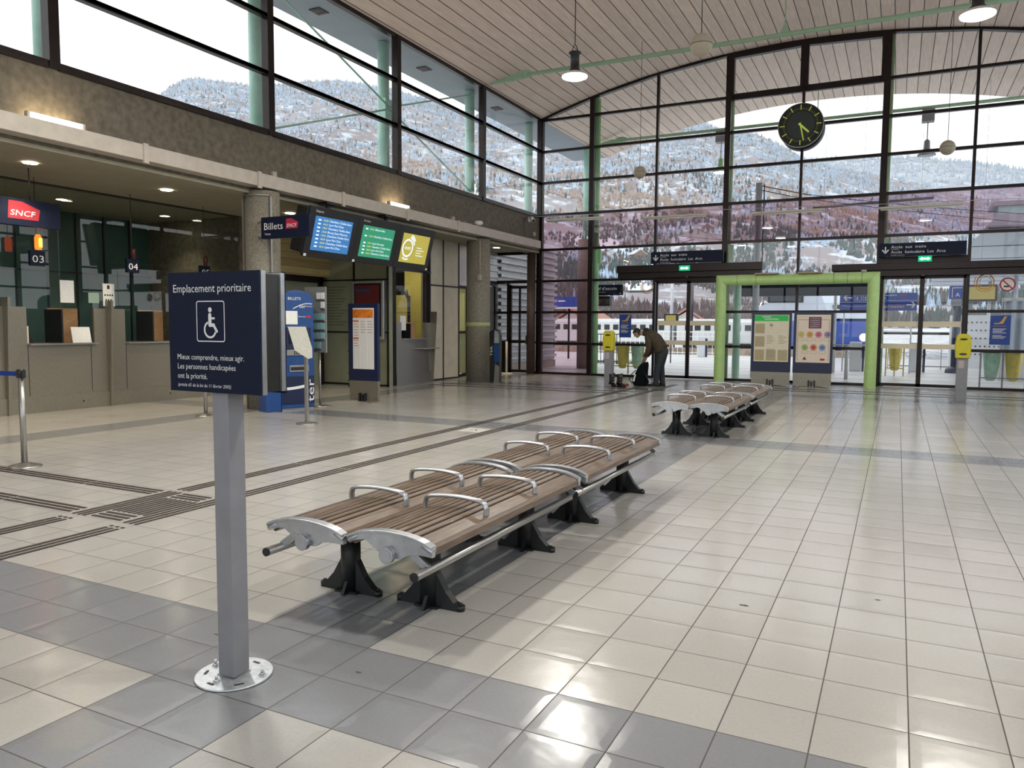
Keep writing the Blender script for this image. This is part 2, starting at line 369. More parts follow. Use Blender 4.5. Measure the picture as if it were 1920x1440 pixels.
# back wall: bays of curtain glazing
MX = [XL, -8.70, -6.63, -4.57, -2.55, -.50, 1.55, 3.55, XR]
wide = {0: .2, 1: .15, 3: .15, 5: .16}
TZ = [0.03, 1.0, 2.0, 3.0, 4.0, 5.1, 6.12, 7.1, 8.08]
lab = ['rose tinted glazing bay at the left corner', 'glazing bay behind the man and the left yellow dispenser', 'glazing bay over the left sliding door', 'glazing bay behind the left notice board', 'glazing bay behind the right notice board', 'glazing bay over the right sliding door', 'glazing bay right of the right sliding door', 'last glazing bay at the right']
for i in range(8):
    x0, x1 = MX[i], MX[i+1]; w0 = wide.get(i, .07)/2; w1 = wide.get(i+1, .07)/2
    wn += 1; s = struct('window_%d' % wn, (x0, YB, 0), lab[i]); f = MB(); p = MB(); q = MB()
    zb = 3.42 if i in (2, 5) else 0
    f.box(x0-w0, x0+w0, YB-.07, YB+.07, 0, roofz(x0)+.02)
    if i == 7: f.box(x1-.06, x1+.06, YB-.07, YB+.07, 0, roofz(x1)+.02)
    tz = [z for z in TZ if z > zb-.5]
    if i in (2, 5): tz = [3.4]+[z for z in TZ if z > 3.5]
    top = .16 if i in (3, 4) else .06
    f.add([(x0, YB-.08, roofz(x0)-top), (x1, YB-.08, roofz(x1)-top), (x1, YB+.08, roofz(x1)-top), (x0, YB+.08, roofz(x0)-top), (x0, YB-.08, roofz(x0)+.03), (x1, YB-.08, roofz(x1)+.03), (x1, YB+.08, roofz(x1)+.03), (x0, YB+.08, roofz(x0)+.03)],
          [(0, 3, 2, 1), (4, 5, 6, 7), (0, 1, 5, 4), (1, 2, 6, 5), (2, 3, 7, 6), (3, 0, 4, 7)])
    if i in (3, 4):
        f.box(x0+w0, x0+w0+.07, YB-.09, YB+.07, 8.05, roofz(x0)); f.box(x1-w1-.07, x1-w1, YB-.09, YB+.07, 8.05, roofz(x1)-.05)
    for z in tz:
        t = .038 if z != 8.08 or i not in (3, 4) else .085
        f.box(x0+w0, x1-w1, YB-.055, YB+.055, max(0, z-t), z+t)
    allz = tz+[min(roofz(x0), roofz(x1))-.05]
    for a, c in zip(allz, allz[1:]):
        if c-a < .1: continue
        tgt = q if (abs(a-4.0) < .05 or (i == 0 and a < 4.5)) else p
        zc = (c+.3) if c == allz[-1] else c-.03
        if c == allz[-1]:
            e0, e1 = roofz(x0)-top+.01, roofz(x1)-top+.01
            tgt.add([(x0+w0, YB-.004, a+.03), (x1-w1, YB-.004, a+.03), (x1-w1, YB-.004, e1), (x0+w0, YB-.004, e0), (x0+w0, YB+.004, a+.03), (x1-w1, YB+.004, a+.03), (x1-w1, YB+.004, e1), (x0+w0, YB+.004, e0)],
                    [(0, 1, 2, 3), (7, 6, 5, 4), (0, 4, 5, 1), (1, 5, 6, 2), (2, 6, 7, 3), (3, 7, 4, 0)])
        else: tgt.box(x0+w0-.01, x1-w1+.01, YB-.004, YB+.004, a+.03, zc)
    f.build('window_frame', 'frame', s)
    p.build('pane', 'glass', s)
    if q.v: q.build('tinted_pane', 'glasspink', s)
# left extension at Y=22.8 under the soffit, with a glazed door
wn += 1; s = struct('window_%d' % wn, (-12.15, YB, 0), 'glazed screen left of the round brown post'); f = MB(); p = MB()
f.box(-12.2, -12.08, YB-.05, YB+.05, 0, 3.95); f.box(-12.08, -10.56, YB-.05, YB+.05, 2.95, 3.05); f.box(-12.08, -10.56, YB-.05, YB+.05, 3.88, 3.97)
f.box(-11.63, -11.56, YB-.05, YB+.05, 0, 2.95); f.box(-12.08, -11.6, YB-.05, YB+.05, 1.95, 2.03); f.box(-12.08, -11.6, YB-.05, YB+.05, .98, 1.06); f.box(-12.08, -11.6, YB-.05, YB+.05, 0, .98)
f.build('window_frame', 'frame', s)
p.box(-12.08, -10.56, YB-.004, YB+.004, 3.05, 3.88); p.box(-12.08, -11.63, YB-.004, YB+.004, 1.06, 2.95)
p.build('pane', 'glass', s)
s = struct('door_3', (-11.56, YB, 0), 'narrow glazed door in a dark frame, left of the round brown post'); f = MB(); p = MB()
x0, x1 = -11.56, -10.80
f.box(x0, x0+.09, YB-.04, YB+.04, .01, 2.9); f.box(x1-.09, x1, YB-.04, YB+.04, .01, 2.9); f.box(-11.2, -11.14, YB-.03, YB+.03, .1, 2.86)
for z in (2.82, 2.0, 1.03, .06): f.box(x0, x1, YB-.04, YB+.04, z-.04, z+.05)
f.box(x1, -10.56, YB-.03, YB+.03, 1.95, 2.03); f.box(x1, -10.56, YB-.03, YB+.03, .98, 1.05); f.box(x1, -10.56, YB-.05, YB+.05, 0, .08)
f.build('door_frame', 'frame', s); p.box(x0+.09, -10.56, YB-.004, YB+.004, .1, 2.8); p.build('pane', 'glass', s)
MB().box(-10.92, -10.90, YB-.1, YB-.04, .95, 1.25).build('door_handle', 'steel', s)
# round brown corner post
tag(MB().cyl((-10.66, YB-.22, 0), (-10.66, YB-.22, 3.95), .14, 24).build('round_post', mat('brown_post', (.055, .032, .025), .5, var=.1, scale=5)), 'round dark brown post standing inside the glass corner', 'post')

# sliding doors with headers
stripe = mat('beige_glass_film', (.86, .75, .56), .6, var=.05)
def sliding(n, x0, x1, hx0, hx1, hz0, hz1, label):
    s = struct('door_%d' % n, (x0, YB, 0), label)
    MB().box(hx0, hx1, YB-.30, YB+.02, hz0+.16, hz1).box(hx0+.03, hx1-.03, YB-.26, YB+.02, hz0, hz0+.16).box(x0, x1, YB-.05, YB+.05, 2.9, 3.42).build('door_header', 'frame', s, bevel=.01)
    xm = (x0+x1)/2
    for a, c in ((x0+.06, xm), (xm, x1-.04)):
        lf = MB(); y = YB-.02
        lf.box(a, a+.055, y-.03, y+.03, .02, 2.92); lf.box(c-.055, c, y-.03, y+.03, .02, 2.92); lf.box(a, c, y-.03, y+.03, .02, .1); lf.box(a, c, y-.03, y+.03, 2.85, 2.92)
        l = lf.build('door_leaf', 'frame', s)
        MB().box(a+.05, c-.05, y-.004, y+.004, .1, 2.85).build('pane', 'glass', l)
        st = MB()
        st.box(a-.02 if a > xm-.1 else a, c, y-.012, y-.006, 1.60, 1.74); st.box(a, c, y-.012, y-.006, 1.02, 1.15)
        st.build('safety_stripe', stripe, l)
    MB().box(xm-.04, xm+.04, YB-.3, YB-.26, hz0-.02, hz0+.05).build('motion_sensor', 'blackpl', s)
sliding(1, MX[2], MX[3]+.03, -7.75, -3.47, 3.02, 3.40, 'left glass sliding door under a long dark header')
sliding(2, MX[5], MX[6], -1.66, 3.5, 2.92, 3.26, 'right glass sliding door under a long dark header')

# green half-round posts just outside the back glazing
for i, (x, m_, lb) in enumerate(((-8.61, 'green2', 'green steel post outside the glass beside the rose tinted bay'), (-4.53, 'olivegreen', 'olive green steel post outside the glass at the left leg of the lime pipe frame'), (-.43, 'olivegreen', 'olive green steel post outside the glass at the right sliding door'))):
    t = thing('glazing_post', lb, 'post', (x, YB+.24, 0), 'green posts behind the back glazing')
    MB().cyl((x, YB+.24, 0), (x, YB+.24, min(roofz(x-.12), roofz(x+.12))-.015), .082, 20).build('post', m_, t)
    MB().box(x-.14, x+.14, YB+.1, YB+.38, 0, .015).build('base_plate', m_, t)
    MB().box(x+.07, x+.16, YB+.2, YB+.28, 3.55, 3.95).build('bracket', m_, t)

# concrete columns
def column(x, y, r, z1, label, band=None, mt='colconc'):
    t = thing('concrete_column', label, 'column', (x, y, 0), 'round concrete columns')
    MB().cyl((x, y, 0), (x, y, z1), r, 40).build('shaft', mt, t)
    return t
c0 = column(XL, 10.62, .31, 3.95, 'round concrete column behind the blue ticket machine with steel strips on it')
b = MB()
for a in (-2.25, -.35): b.box(XL+.325*math.cos(a)-.02, XL+.325*math.cos(a)+.02, 10.62+.325*math.sin(a)-.02, 10.62+.325*math.sin(a)+.02, .0, 3.85)
pts = [(XL+.325*math.cos(a), 10.62+.325*math.sin(a), 3.86) for a in [(-2.25+k*1.9/10) for k in range(11)]]
b.tube(pts, .015, 8); b.build('steel_edging', 'steel', c0)
c1 = column(XL-.12, 18.93, .33, 3.95, 'round concrete column with a pale green band at waist height')
MB().lathe([(.335, 1.53), (.335, 1.65)], (XL-.12, 18.93, 0), 40).build('marking_band', mat('pale_lime_band', (.42, .45, .22), .5), c1)
MB().tube([(XL+.14, 18.55, 3.9), (XL+.14, 18.55, 2.95)], .012, 8).box(XL+.1, XL+.18, 18.5, 18.58, 2.8, 2.95).build('switch_box', 'tray', c1)

# recess: ticket office ceiling, end walls
smesh(MB().box(-16.6, XL-.35, YF, YB+.05, 3.97, 4.2).box(XL-.35, XL, YF, YB-.06, 3.90, 3.95), 'trim_2', 'soffit_in', 'low cream ceiling over the ticket office')
smesh(MB().box(-16.6, -16.3, YF, 12.8, 0, 3.97), 'wall_office', 'tealwall', 'dark teal panelled rear wall of the ticket office')
b = MB()
for k in range(-9, 10): y = 11.6+k*.66*1.0; b.box(-16.3, -16.27, y-.015, y+.015, 0, 3.97) if YF < y < 12.8 else None
for z in (2.66,): b.box(-16.3, -16.265, YF, 12.8, z-.015, z+.015)
smesh(b, 'trim_3', 'blackpl', 'dark joint strips on the office wall')
smesh(MB().box(-16.6, -13.3, 12.8, 13.0, 0, 3.97), 'wall_office_end', 'concrete', 'brown end wall of the ticket office')
smesh(MB().box(-13.55, -13.3, 13.0, 15.85, 2.78, 3.97).box(-13.55, -13.3, 13.0, 13.3, 0, 2.78).box(-13.75, -13.55, 13.0, 15.85, 0, 2.78), 'wall_planks', 'plankwall', 'yellow plank wall right of the first column')
s = struct('door_4', (-13.4, 13.4, 0), 'dark framed door below the yellow planks')
MB().box(-13.42, -13.32, 13.3, 13.42, 0, 2.78).box(-13.42, -13.32, 15.5, 15.62, 0, 2.78).box(-13.42, -13.32, 13.3, 15.62, 2.62, 2.78).build('door_frame', 'frame', s)
MB().box(-13.46, -13.40, 13.42, 15.5, .0, 2.62).build('door_leaf', 'sage', s)
# sage panel wall at Y=15.85
smesh(MB().box(-13.9, -11.42, 15.85, 16.0, 0, 3.97), 'wall_panels', 'sage', 'sage green panel wall behind the orange topped notice stand')
b = MB()
for x in (-13.88, -12.5, -11.45): b.box(x-.02, x+.02, 15.82, 15.85, 0, 3.97)
for z in (.03, 1.37, 2.70): b.box(-13.9, -11.42, 15.82, 15.85, z-.018, z+.018)
smesh(b, 'trim_4', 'frame', 'dark joints of the panel wall')
smesh(MB().box(-13.93, -13.88, 15.80, 15.85, 0, 3.97), 'trim_5', 'tray', 'pale corner strip at the panel wall')
# wall along X=-11.6 with counter kiosk, beige panels
smesh(MB().box(-11.85, -11.68, 17.95, 19.72, 0, 3.97), 'wall_beige', 'beige', 'beige panel wall right of the small counter')
b = MB()
for y in (17.95, 18.83, 19.70): b.box(-11.68, -11.66, y-.018, y+.018, 0, 3.97)
b.box(-11.68, -11.66, 17.95, 19.72, 2.66, 2.70).box(-11.68, -11.66, 17.95, 19.72, 0, .04)
smesh(b, 'trim_6', 'frame', 'dark joints of the beige wall')
smesh(MB().box(-12.1, -11.85, 19.72, 20.6, 2.75, 3.97), 'wall_louvre_top', 'corr', 'grey cladding above the strip window')
wn += 1; s = struct('window_%d' % wn, (-11.9, 19.75, 0), 'narrow strip window with yellow light behind slats beside the second column')
f = MB(); 
for z in (.04, 1.35, 2.72): f.box(-11.93, -11.83, 19.72, 20.6, z-.04, z+.04)
f.box(-11.93, -11.83, 20.5, 20.6, 0, 2.75); f.build('window_frame', 'frame', s)
MB().box(-11.92, -11.90, 19.76, 20.5, .1, 2.7).build('pane', mat('yellow_lit_blind', (.35, .36, .16), .6, emit=.07, ec=(.6, .65, .25)), s)
b = MB()
for k in range(18): b.box(-11.90, -11.885, 19.78, 20.48, .12+k*.065, .15+k*.065)
b.build('slat', 'sage', s)
# corrugated wall from Y=20.6 to YB, and outside to 27.8
def corrugated(x, y0, y1, z0, z1, pitch=.21, dep=.05, sgn=1):
    b = MB(); n = int((z1-z0)/pitch); prof = []
    for k in range(n): z = z0+k*pitch; prof += [(0, z), (0, z+pitch*.45), (dep, z+pitch*.55), (dep, z+pitch*.95)]
    prof += [(0, z1)]
    vs = [(x+sgn*d, y0, z) for d, z in prof]+[(x+sgn*d, y1, z) for d, z in prof]; n = len(prof)
    b.add(vs, [(i, i+1, n+i+1, n+i) for i in range(n-1)]); b.box(x-.12, x-.01, y0, y1, z0, z1); return b
smesh(corrugated(-12.0, 20.6, YB-.06, 3.02, 3.97), 'wall_corrugated', 'corr', 'grey corrugated cladding above the dark door')
s = struct('door_5', (-12.0, 20.7, 0), 'dark double door left of the glass corner')
MB().box(-12.1, -11.98, 20.6, 20.72, 0, 3.02).box(-12.1, -11.98, 22.6, YB-.06, 0, 3.02).box(-12.1, -11.98, 20.72, 22.6, 2.86, 3.02).build('door_frame', 'frame', s)
for a in (20.74, 21.68): MB().box(-12.08, -12.02, a, a+.9, .02, 2.84).box(-12.02, -12.0, a+.1, a+.8, .2, 2.7).build('door_leaf', mat('dark_grey_door', (.03, .032, .03), .4), s, bevel=.004)
# cable tray / ledge
t = thing('cable_tray', 'long cream cable tray running along the concrete beam', 'cable tray', (XL+.13, 8, 4.0))
MB().box(XL+.002, XL+.26, YF+.1, YB-.5, 4.0, 4.235).build('tray', 'tray', t, bevel=.008)
for y in (8.0, 10.3, 12.6, 14.9, 17.2): MB().box(XL+.25, XL+.285, y-.04, y+.04, 3.96, 4.25).build('clip', 'tray', t)
for i, y in enumerate((6.68, 14.66)):
    t = thing('tube_lamp', ['lit warm tube lamp on the cable tray above the counters', 'lit warm tube lamp on the cable tray above the yellow screen'][i], 'lamp', (XL+.13, y, 4.24), 'tube lamps on the cable tray')
    MB().tube([(XL+.19, y-.36, 4.285), (XL+.19, y+.36, 4.285)], .034, 12).build('tube', 'tubelit', t)
    for ya in (y-.40, y+.36): MB().box(XL+.15, XL+.22, ya, ya+.04, 4.237, 4.32).build('end_cap', 'tray', t)
t = thing('floodlight', 'small unlit white floodlight on the cable tray near the second column', 'lamp', (XL+.18, 18.3, 4.24))
MB().lathe([(.02, 0), (.10, .02), (.13, .07), (.09, .12), (.02, .13)], (XL+.2, 18.35, 4.26), 20).build('head', 'white', t)
MB().tube([(XL+.15, 17.6, 4.3), (XL+.15, 17.9, 4.26), (XL+.15, 18.2, 4.3)], .008, 6).build('cable', 'tray', t)
t = thing('security_camera', 'white bullet security camera on the beam at the glass corner', 'camera', (XL, 22.0, 4.8))
MB().tube([(XL+.1, 21.9, 4.92), (XL+.26, 21.72, 4.80)], .06, 16).build('body', 'white', t)
MB().tube([(XL+.26, 21.72, 4.80), (XL+.27, 21.71, 4.795)], .045, 16).build('lens', 'blackpl', t)
MB().box(XL+.002, XL+.04, 21.86, 21.96, 4.8, 4.95).tube([(XL+.02, 21.9, 4.9), (XL+.12, 21.9, 4.93)], .015, 8).build('bracket', 'white', t)
MB().tube([(XL+.02, 21.6, 4.9), (XL+.03, 21.5, 4.6), (XL+.03, 21.6, 4.4), (XL+.03, 21.8, 4.35)], .006, 6).build('cable', 'blackpl', t)
for i, (y, z) in enumerate(((10.9, 4.30), (17.3, 4.30), (22.27, 4.45))):
    tag(MB().box(XL+.002, XL+.06, y-.05, y+.05, z-.05, z+.07).build('junction_box', 'tray', bevel=.005), ['small grey box on the beam above the first column', 'small grey box on the beam left of the second column', 'small grey box on the beam under the security camera'][i], 'box')

# ================================================================ PRIORITY SIGN
t = thing('priority_sign', 'navy priority seating sign on a square grey post bolted to the floor', 'sign', (-2.585, 2.405, 0))
cx, cy = -2.585, 2.405; ca, sa = math.cos(.0), math.sin(.0)
b = MB().box(cx-.046, cx+.046, cy-.046, cy+.046, .012, 1.30)
b.build('post', 'greypaint', t, bevel=.004)
b = MB(); b.lathe([(.165, .001), (.167, .004), (.165, .010)], (cx, cy, 0), 48)
bp = b.build('base_plate', 'galv', t)
b = MB()
for a in range(6):
    an = a*PI/3+.45; c_, s_ = math.cos(an), math.sin(an); o = Vector((cx+c_*.125, cy+s_*.125, .0104)); tx = Vector((-s_, c_, 0)); nx = Vector((c_, s_, 0))
    pts = [(.02*math.cos(q)+(.012 if abs(q) < PI/2 else -.012), .0065*math.sin(q)) for q in [PI*k/6-PI/2 for k in range(7)]]
    pts = [(.015+.007*math.cos(k*PI/6-PI/2), .007*math.sin(k*PI/6-PI/2)) for k in range(7)]+[(-.015+.007*math.cos(k*PI/6+PI/2), .007*math.sin(k*PI/6+PI/2)) for k in range(7)]
    b.add([o+tx*p+nx*q for p, q in pts], [tuple(range(14))])
b.build('slot', 'rubber', bp, label='dark slotted holes in the round plate', kind='stuff')
for (bx, by) in ((-.128, .012), (.128, -.02+.06), (.0, -.10)):
    b = MB(); b.lathe([(.017, .010), (.017, .013), (.012, .0135)], (cx+bx, cy+by, 0), 20)
    b.cyl((cx+bx, cy+by, .012), (cx+bx, cy+by, .024), .0115, 6).cyl((cx+bx, cy+by, .024), (cx+bx, cy+by, .040), .0065, 12)
    b.build('anchor_bolt', 'galv', bp)
b = MB(); b.tube([(cx-.047, cy-.047, .012), (cx+.047, cy-.047, .012), (cx+.047, cy+.047, .012), (cx-.047, cy+.047, .012)], .005, 8, closed=True); b.build('weld', 'galv', t)
fx0, fx1, z0, z1, fy = -2.857, -2.327, 1.270, 1.782, 2.335
MB().box(-2.845, fx1-.006, 2.35, 2.455, 1.28, 1.77).build('sign_case', mat('smoked_dark_panel', (.05, .05, .05), .25, .5), t)
f = MB().box(fx0, fx1, fy, fy+.010, z0, z1).build('front_panel', 'navy', t)
MB().box(fx1-.012, fx1+.004, fy+.010, fy+.035, z0, z1).box(fx0, fx1-.012, fy+.010, fy+.035, z1-.012, z1).build('front_frame', 'alu', t)
bk = MB().box(fx0, fx1, 2.478, 2.488, z0, z1).build('rear_panel', 'navy', t)
MB().box(fx1-.012, fx1+.004, 2.455, 2.478, z0+.01, z1-.004).box(fx0, fx1-.012, 2.455, 2.478, z1-.016, z1-.004).build('rear_frame', 'alu', t)
y = fy-.0012; u, v = X_, Z_
fx0, z0 = -2.945, 1.262
b = MB(Matrix.Translation((-2.857, 0, 1.270)) @ Matrix.Diagonal((.978, 1, .975, 1)) @ Matrix.Translation((2.945, 0, -1.262)))
b.text('Emplacement prioritaire', (fx0+.03, y, 1.700), u, v, .050, width=.470)
b.text('Mieux comprendre, mieux agir.', (fx0+.048, y, 1.404), u, v, .035, width=.405)
b.text('Les personnes handicapées', (fx0+.048, y, 1.362), u, v, .035, width=.355)
b.text('ont la priorité.', (fx0+.048, y, 1.320), u, v, .035, width=.185)
b.text('(article 65 de la loi du 11 février 2005)', (fx0+.048, y, 1.284), u, v, .021, width=.325, shear=.2)
# pictogram frame
px0, px1, pz0, pz1 = fx0+.175, fx0+.345, 1.484, 1.662; w_ = .0045
def rrect(x0, x1, z0, z1, r, n=5):
    P = []
    for (cx_, cz_, a0) in ((x1-r, z1-r, 0), (x0+r, z1-r, PI/2), (x0+r, z0+r, PI), (x1-r, z0+r, 1.5*PI)):
        P += [(cx_+r*math.cos(a0+k*PI/2/n), cz_+r*math.sin(a0+k*PI/2/n)) for k in range(n+1)]
    return P
A = rrect(px0, px1, pz0, pz1, .012); B = rrect(px0+w_, px1-w_, pz0+w_, pz1-w_, .008); n = len(A)
b.add([(p, y, q) for p, q in A+B], [(k, (k+1) % n, n+(k+1) % n, n+k) for k in range(n)])
wc = (px0+px1)/2-.003; wz = 1.537
arc = [a for a in [math.radians(112+k*10) for k in range(24)]]
R1, R2 = .038, .029
vs = [(wc+R1*math.cos(a), y, wz+R1*math.sin(a)) for a in arc]+[(wc+R2*math.cos(a), y, wz+R2*math.sin(a)) for a in arc]; n = len(arc)
b.add(vs, [(k, k+1, n+k+1, n+k) for k in range(n-1)])
b.disc((wc+.001, y, 1.623), .011, X_, Z_, 20)
seg_k = [0]
def seg(p, q, r, n=6):
    seg_k[0] += 1; y = fy-.0012-.0003*seg_k[0]
    p = Vector((p[0], 0, p[1])); q = Vector((q[0], 0, q[1])); d = (q-p).normalized(); nn = Vector((-d.z, 0, d.x)); P = []
    a0 = math.atan2(nn.z, nn.x)
    P += [p+Vector((math.cos(a0+k*PI/n), 0, math.sin(a0+k*PI/n)))*r for k in range(n+1)]
    P += [q+Vector((math.cos(a0+PI+k*PI/n), 0, math.sin(a0+PI+k*PI/n)))*r for k in range(n+1)]
    b.add([(c.x, y, c.z) for c in P], [tuple(range(len(P)))])
seg((wc, 1.600), (wc, 1.558), .0095); seg((wc, 1.557), (wc+.023, 1.557), .0075); seg((wc+.022, 1.557), (wc+.041, 1.530), .0065); seg((wc, 1.586), (wc+.027, 1.586), .0045)
b.build('lettering', 'white', f, label='white lettering and wheelchair pictogram')

# ================================================================ BENCHES
def lerp_tab(tb, x):
    for (a_, p_), (c_, q_) in zip(tb, tb[1:]):
        if x <= c_+1e-6: return p_+(q_-p_)*(x-a_)/(c_-a_)
    return tb[-1][1]
def bench_parts(side):              # side +1: foot rail on the +X side
    t = thing('slatted_bench', '', 'bench'); TBZ = .392; RZ_ = .325; RX_ = .205
    L = 1.99; H = .497
    def zt(x): return H-.9*x*x*.62-.0          # crowned seat
    b = MB(); xs_ = [-.205+.0525*k for k in range(9)]; 
    for k, x in enumerate(xs_[1:-1]):
        z = zt(x); wd = .036; th = .026
        b.prism([(-wd/2, -th), (wd/2, -th), (wd/2, -.004), (wd/2-.005, 0), (-wd/2+.005, 0), (-wd/2, -.004)], (x, .035, z), Vector((1, 0, -1.1*x)).normalized(), Vector((1.1*x, 0, 1)).normalized(), (0, L-.07, 0))
    for s in (-1, 1):
        z = zt(.225)
        P = [(-.028, -.018), (.034, -.060), (.050, -.056), (.050, -.020), (.032, -.003), (-.028, .010)]
        P = [(p*s, q) for p, q in P]
        b.prism(P, (s*.205, .035, z), X_, Z_, (0, L-.07, 0))
    b.build('slatted_seat', 'wood', t)
    # end frames: crescent casting with a pocket for the beam
    for y0 in (0, L-.03):
        b = MB(); n = 14; top = []; bot = []
        for k in range(n+1):
            x = -.262+.524*k/n; top.append((x, zt(x)+.012-(.05 if False else 0)-(.012*(abs(x)/.262)**6)))
        low = []
        for k in range(n+1):
            x = .262-.524*k/n; ax = abs(x)
            zl = zt(x)-lerp_tab(((-.262, .032), (-.15, .034), (-.03, .125), (.07, .122), (.12, .085), (.2, .062), (.262, .05)), x)
            low.append((x, zl))
        b.prism(top+low, (0, y0, 0), X_, Z_, (0, .030, 0))
        ya_, yb_ = (-.014, .040) if y0 == 0 else (-.010, .044)
        b.prism([(p, q+.006) for p, q in top]+[(p, q-.008) for p, q in top[::-1]], (0, y0+ya_, 0), X_, Z_, (0, yb_-ya_, 0))
        b.tube([(-.262, y0+.015, zt(.262)-.022), (-.2, y0+.015, zt(.2)-.012)], [.022, .017], 12)
        b.tube([(.262, y0+.015, zt(.262)-.022), (.2, y0+.015, zt(.2)-.012)], [.022, .017], 12)
        ye = y0-.030 if y0 == 0 else y0+.046
        b.cyl((0, y0+.0, TBZ), (0, ye, TBZ), .043, 24)
        b.cyl((0, ye, TBZ), (0, ye+(-.003 if y0 == 0 else .003), TBZ), .030, 24)
        yf = y0-.004 if y0 == 0 else y0+.034
        for xb in (side*.05+.0, side*.075+.0): b.cyl((xb*1.0, y0+.015, .428), (xb, yf, .428), .0065, 10)
        # arm to the foot rail
        yb = y0+.02
        b.bar((side*.09, yb+.03, .415), (side*RX_, yb+.03, RZ_+.01), .022, .040)
        b.build('end_frame', 'alu', t, bevel=.003)
    for y0 in (L/3, 2*L/3):
        b = MB(); P = []
        P += [(-.205, y0, zt(.205)-.0), (-.207, y0, zt(.205)+.035), (-.198, y0, zt(.205)+.064)]
        for k in range(9): x = -.17+.34*k/8; P.append((x, y0, H+.066-.22*x*x*2))
        P += [(.198, y0, zt(.205)+.064), (.207, y0, zt(.205)+.035), (.205, y0, zt(.205)-.0)]
        P = [Vector(p) for p in P]
        # flat oval bar
        vs = []; n = 8; w2, h2 = .025, .0125
        for i, p in enumerate(P):
            a = P[max(0, i-1)]; c = P[min(len(P)-1, i+1)]; d = (c-a).normalized(); nn = Vector((-d.z, 0, d.x))
            vs += [p+Y_*w2*math.cos(2*PI*k/n)+nn*h2*math.sin(2*PI*k/n) for k in range(n)]
        fs = [(i*n+k, i*n+(k+1) % n, (i+1)*n+(k+1) % n, (i+1)*n+k) for i in range(len(P)-1) for k in range(n)]
        b.smooth = True; b.add(vs, fs); b.smooth = False; b.build('armrest', 'alu', t)
    MB().cyl((0, .03, TBZ), (0, L-.03, TBZ), .030, 20).build('support_beam', 'steel', t)
    b = MB().cyl((side*RX_, -.075, RZ_), (side*RX_, L-.06, RZ_), .023, 16); rl = b.build('foot_rail', 'steel', t)
    MB().cyl((side*RX_, -.080, RZ_), (side*RX_, -.070, RZ_), .0235, 16).build('end_plug', 'rubber', rl)
    MB().box(-.10+side*.05, .10+side*.05, .55, .55+.45, .435, .44).box(-.10+side*.05, .10+side*.05, 1.1, 1.1+.45, .435, .44).build('underseat_plate', 'steel', t)
    for y0 in (.39, L-.36):
        b = MB()
        b.cyl((0, y0, .012), (0, y0, .36), .058, 24)
        b.box(-.07, .07, y0-.045, y0+.045, .345, .42)
        for s in (-1, 1):
            b.prism([(0, .0), (s*.20, .0), (s*.20, .030), (s*.165, .042), (s*.11, .10), (s*.056, .19), (0, .20)], (0, y0-.024, 0), X_, Z_, (0, .048, 0))
            b.cyl((s*.195, y0, 0), (s*.195, y0, .030), .026, 14); b.cyl((s*.195, y0, .03), (s*.195, y0, .042), .012, 6)
            b.prism([(0, 0), (s*.10, 0), (s*.052, .08), (0, .08)], (0.0, y0-.0, 0), Y_, Z_, (.02, 0, 0))
        b.box(-.075, .075, y0-.055, y0+.055, 0, .014)
        b.build('leg', 'black', t)
    return t
BL = [bench_parts(-1), bench_parts(1)]
used = [False, False]
bl = {(0, 0, 0): 'slatted bench nearest the priority sign, left row, foot rail on its left', (0, 0, 1): 'slatted bench nearest the camera, right row, chrome foot rail towards the open floor',
      (0, 1, 0): 'second slatted bench of the left row in the near group', (0, 1, 1): 'second slatted bench of the right row in the near group',
      (1, 0, 0): 'slatted bench of the far group, left row, end facing the camera', (1, 0, 1): 'slatted bench of the far group, right row, end facing the camera',
      (1, 1, 0): 'farthest slatted bench of the left row, nearest the glass wall', (1, 1, 1): 'farthest slatted bench of the right row, before the notice boards'}
for g_, ys in enumerate((3.13, 10.56)):
    for k in range(2):
        for s in range(2):
            x = (-2.82, -2.28)[s]; y = ys+k*2.11+(.0, .02)[s]
            L_ = bl[(g_, k, s)]; gr = 'slatted benches in the two double rows'
            if not used[s]: used[s] = True; o = BL[s]; o.location = (x, y, 0); o['label'] = L_; o['group'] = gr
            else: dup(BL[s], (x, y, 0), None, L_, gr)

# ================================================================ TACTILE STRIPS (bars inlaid on the tiles)
def strip(name_label, segs, group='tactile guide strips on the floor'):
    b = MB()
    for (x0, x1, y0, y1) in segs: b.box(x0, x1, y0, y1, .0005, .005)
    tag(b.build('tactile_strip', 'tactile'), name_label, 'tactile strip', group)
def run_y(x, y0, y1, L=1.6, gap=.03, breaks=()):
    S = []
    for k in range(3):
        xx = x+(k-1)*.064; y = y0+k*.11; S0 = y0
        while S0 < y1: e = min(S0+L, y1); S.append((xx-.0155, xx+.0155, S0, e-gap)); S0 = e
    return S
def run_x(y, x0, x1, L=1.6, gap=.03):
    S = []
    for k in range(3):
        yy = y+(k-1)*.064; s0 = x0
        while s0 < x1: e = min(s0+L, x1); S.append((s0, e-gap, yy-.0155, yy+.0155)); s0 = e
    return S
strip('long dark tactile strip running to the man, the one nearer the benches', run_y(-5.30, 4.95, 20.4))
strip('long dark tactile strip running to the man, the one nearer the ticket counters', run_y(-5.93, 4.95, 20.4))
strip('short dark tactile strip at the left edge before the bar grille, nearer the priority sign', run_y(-5.30, -1.0, 3.85))
strip('short dark tactile strip before the bar grille, farther from the priority sign', run_y(-5.93, -1.0, 3.85))
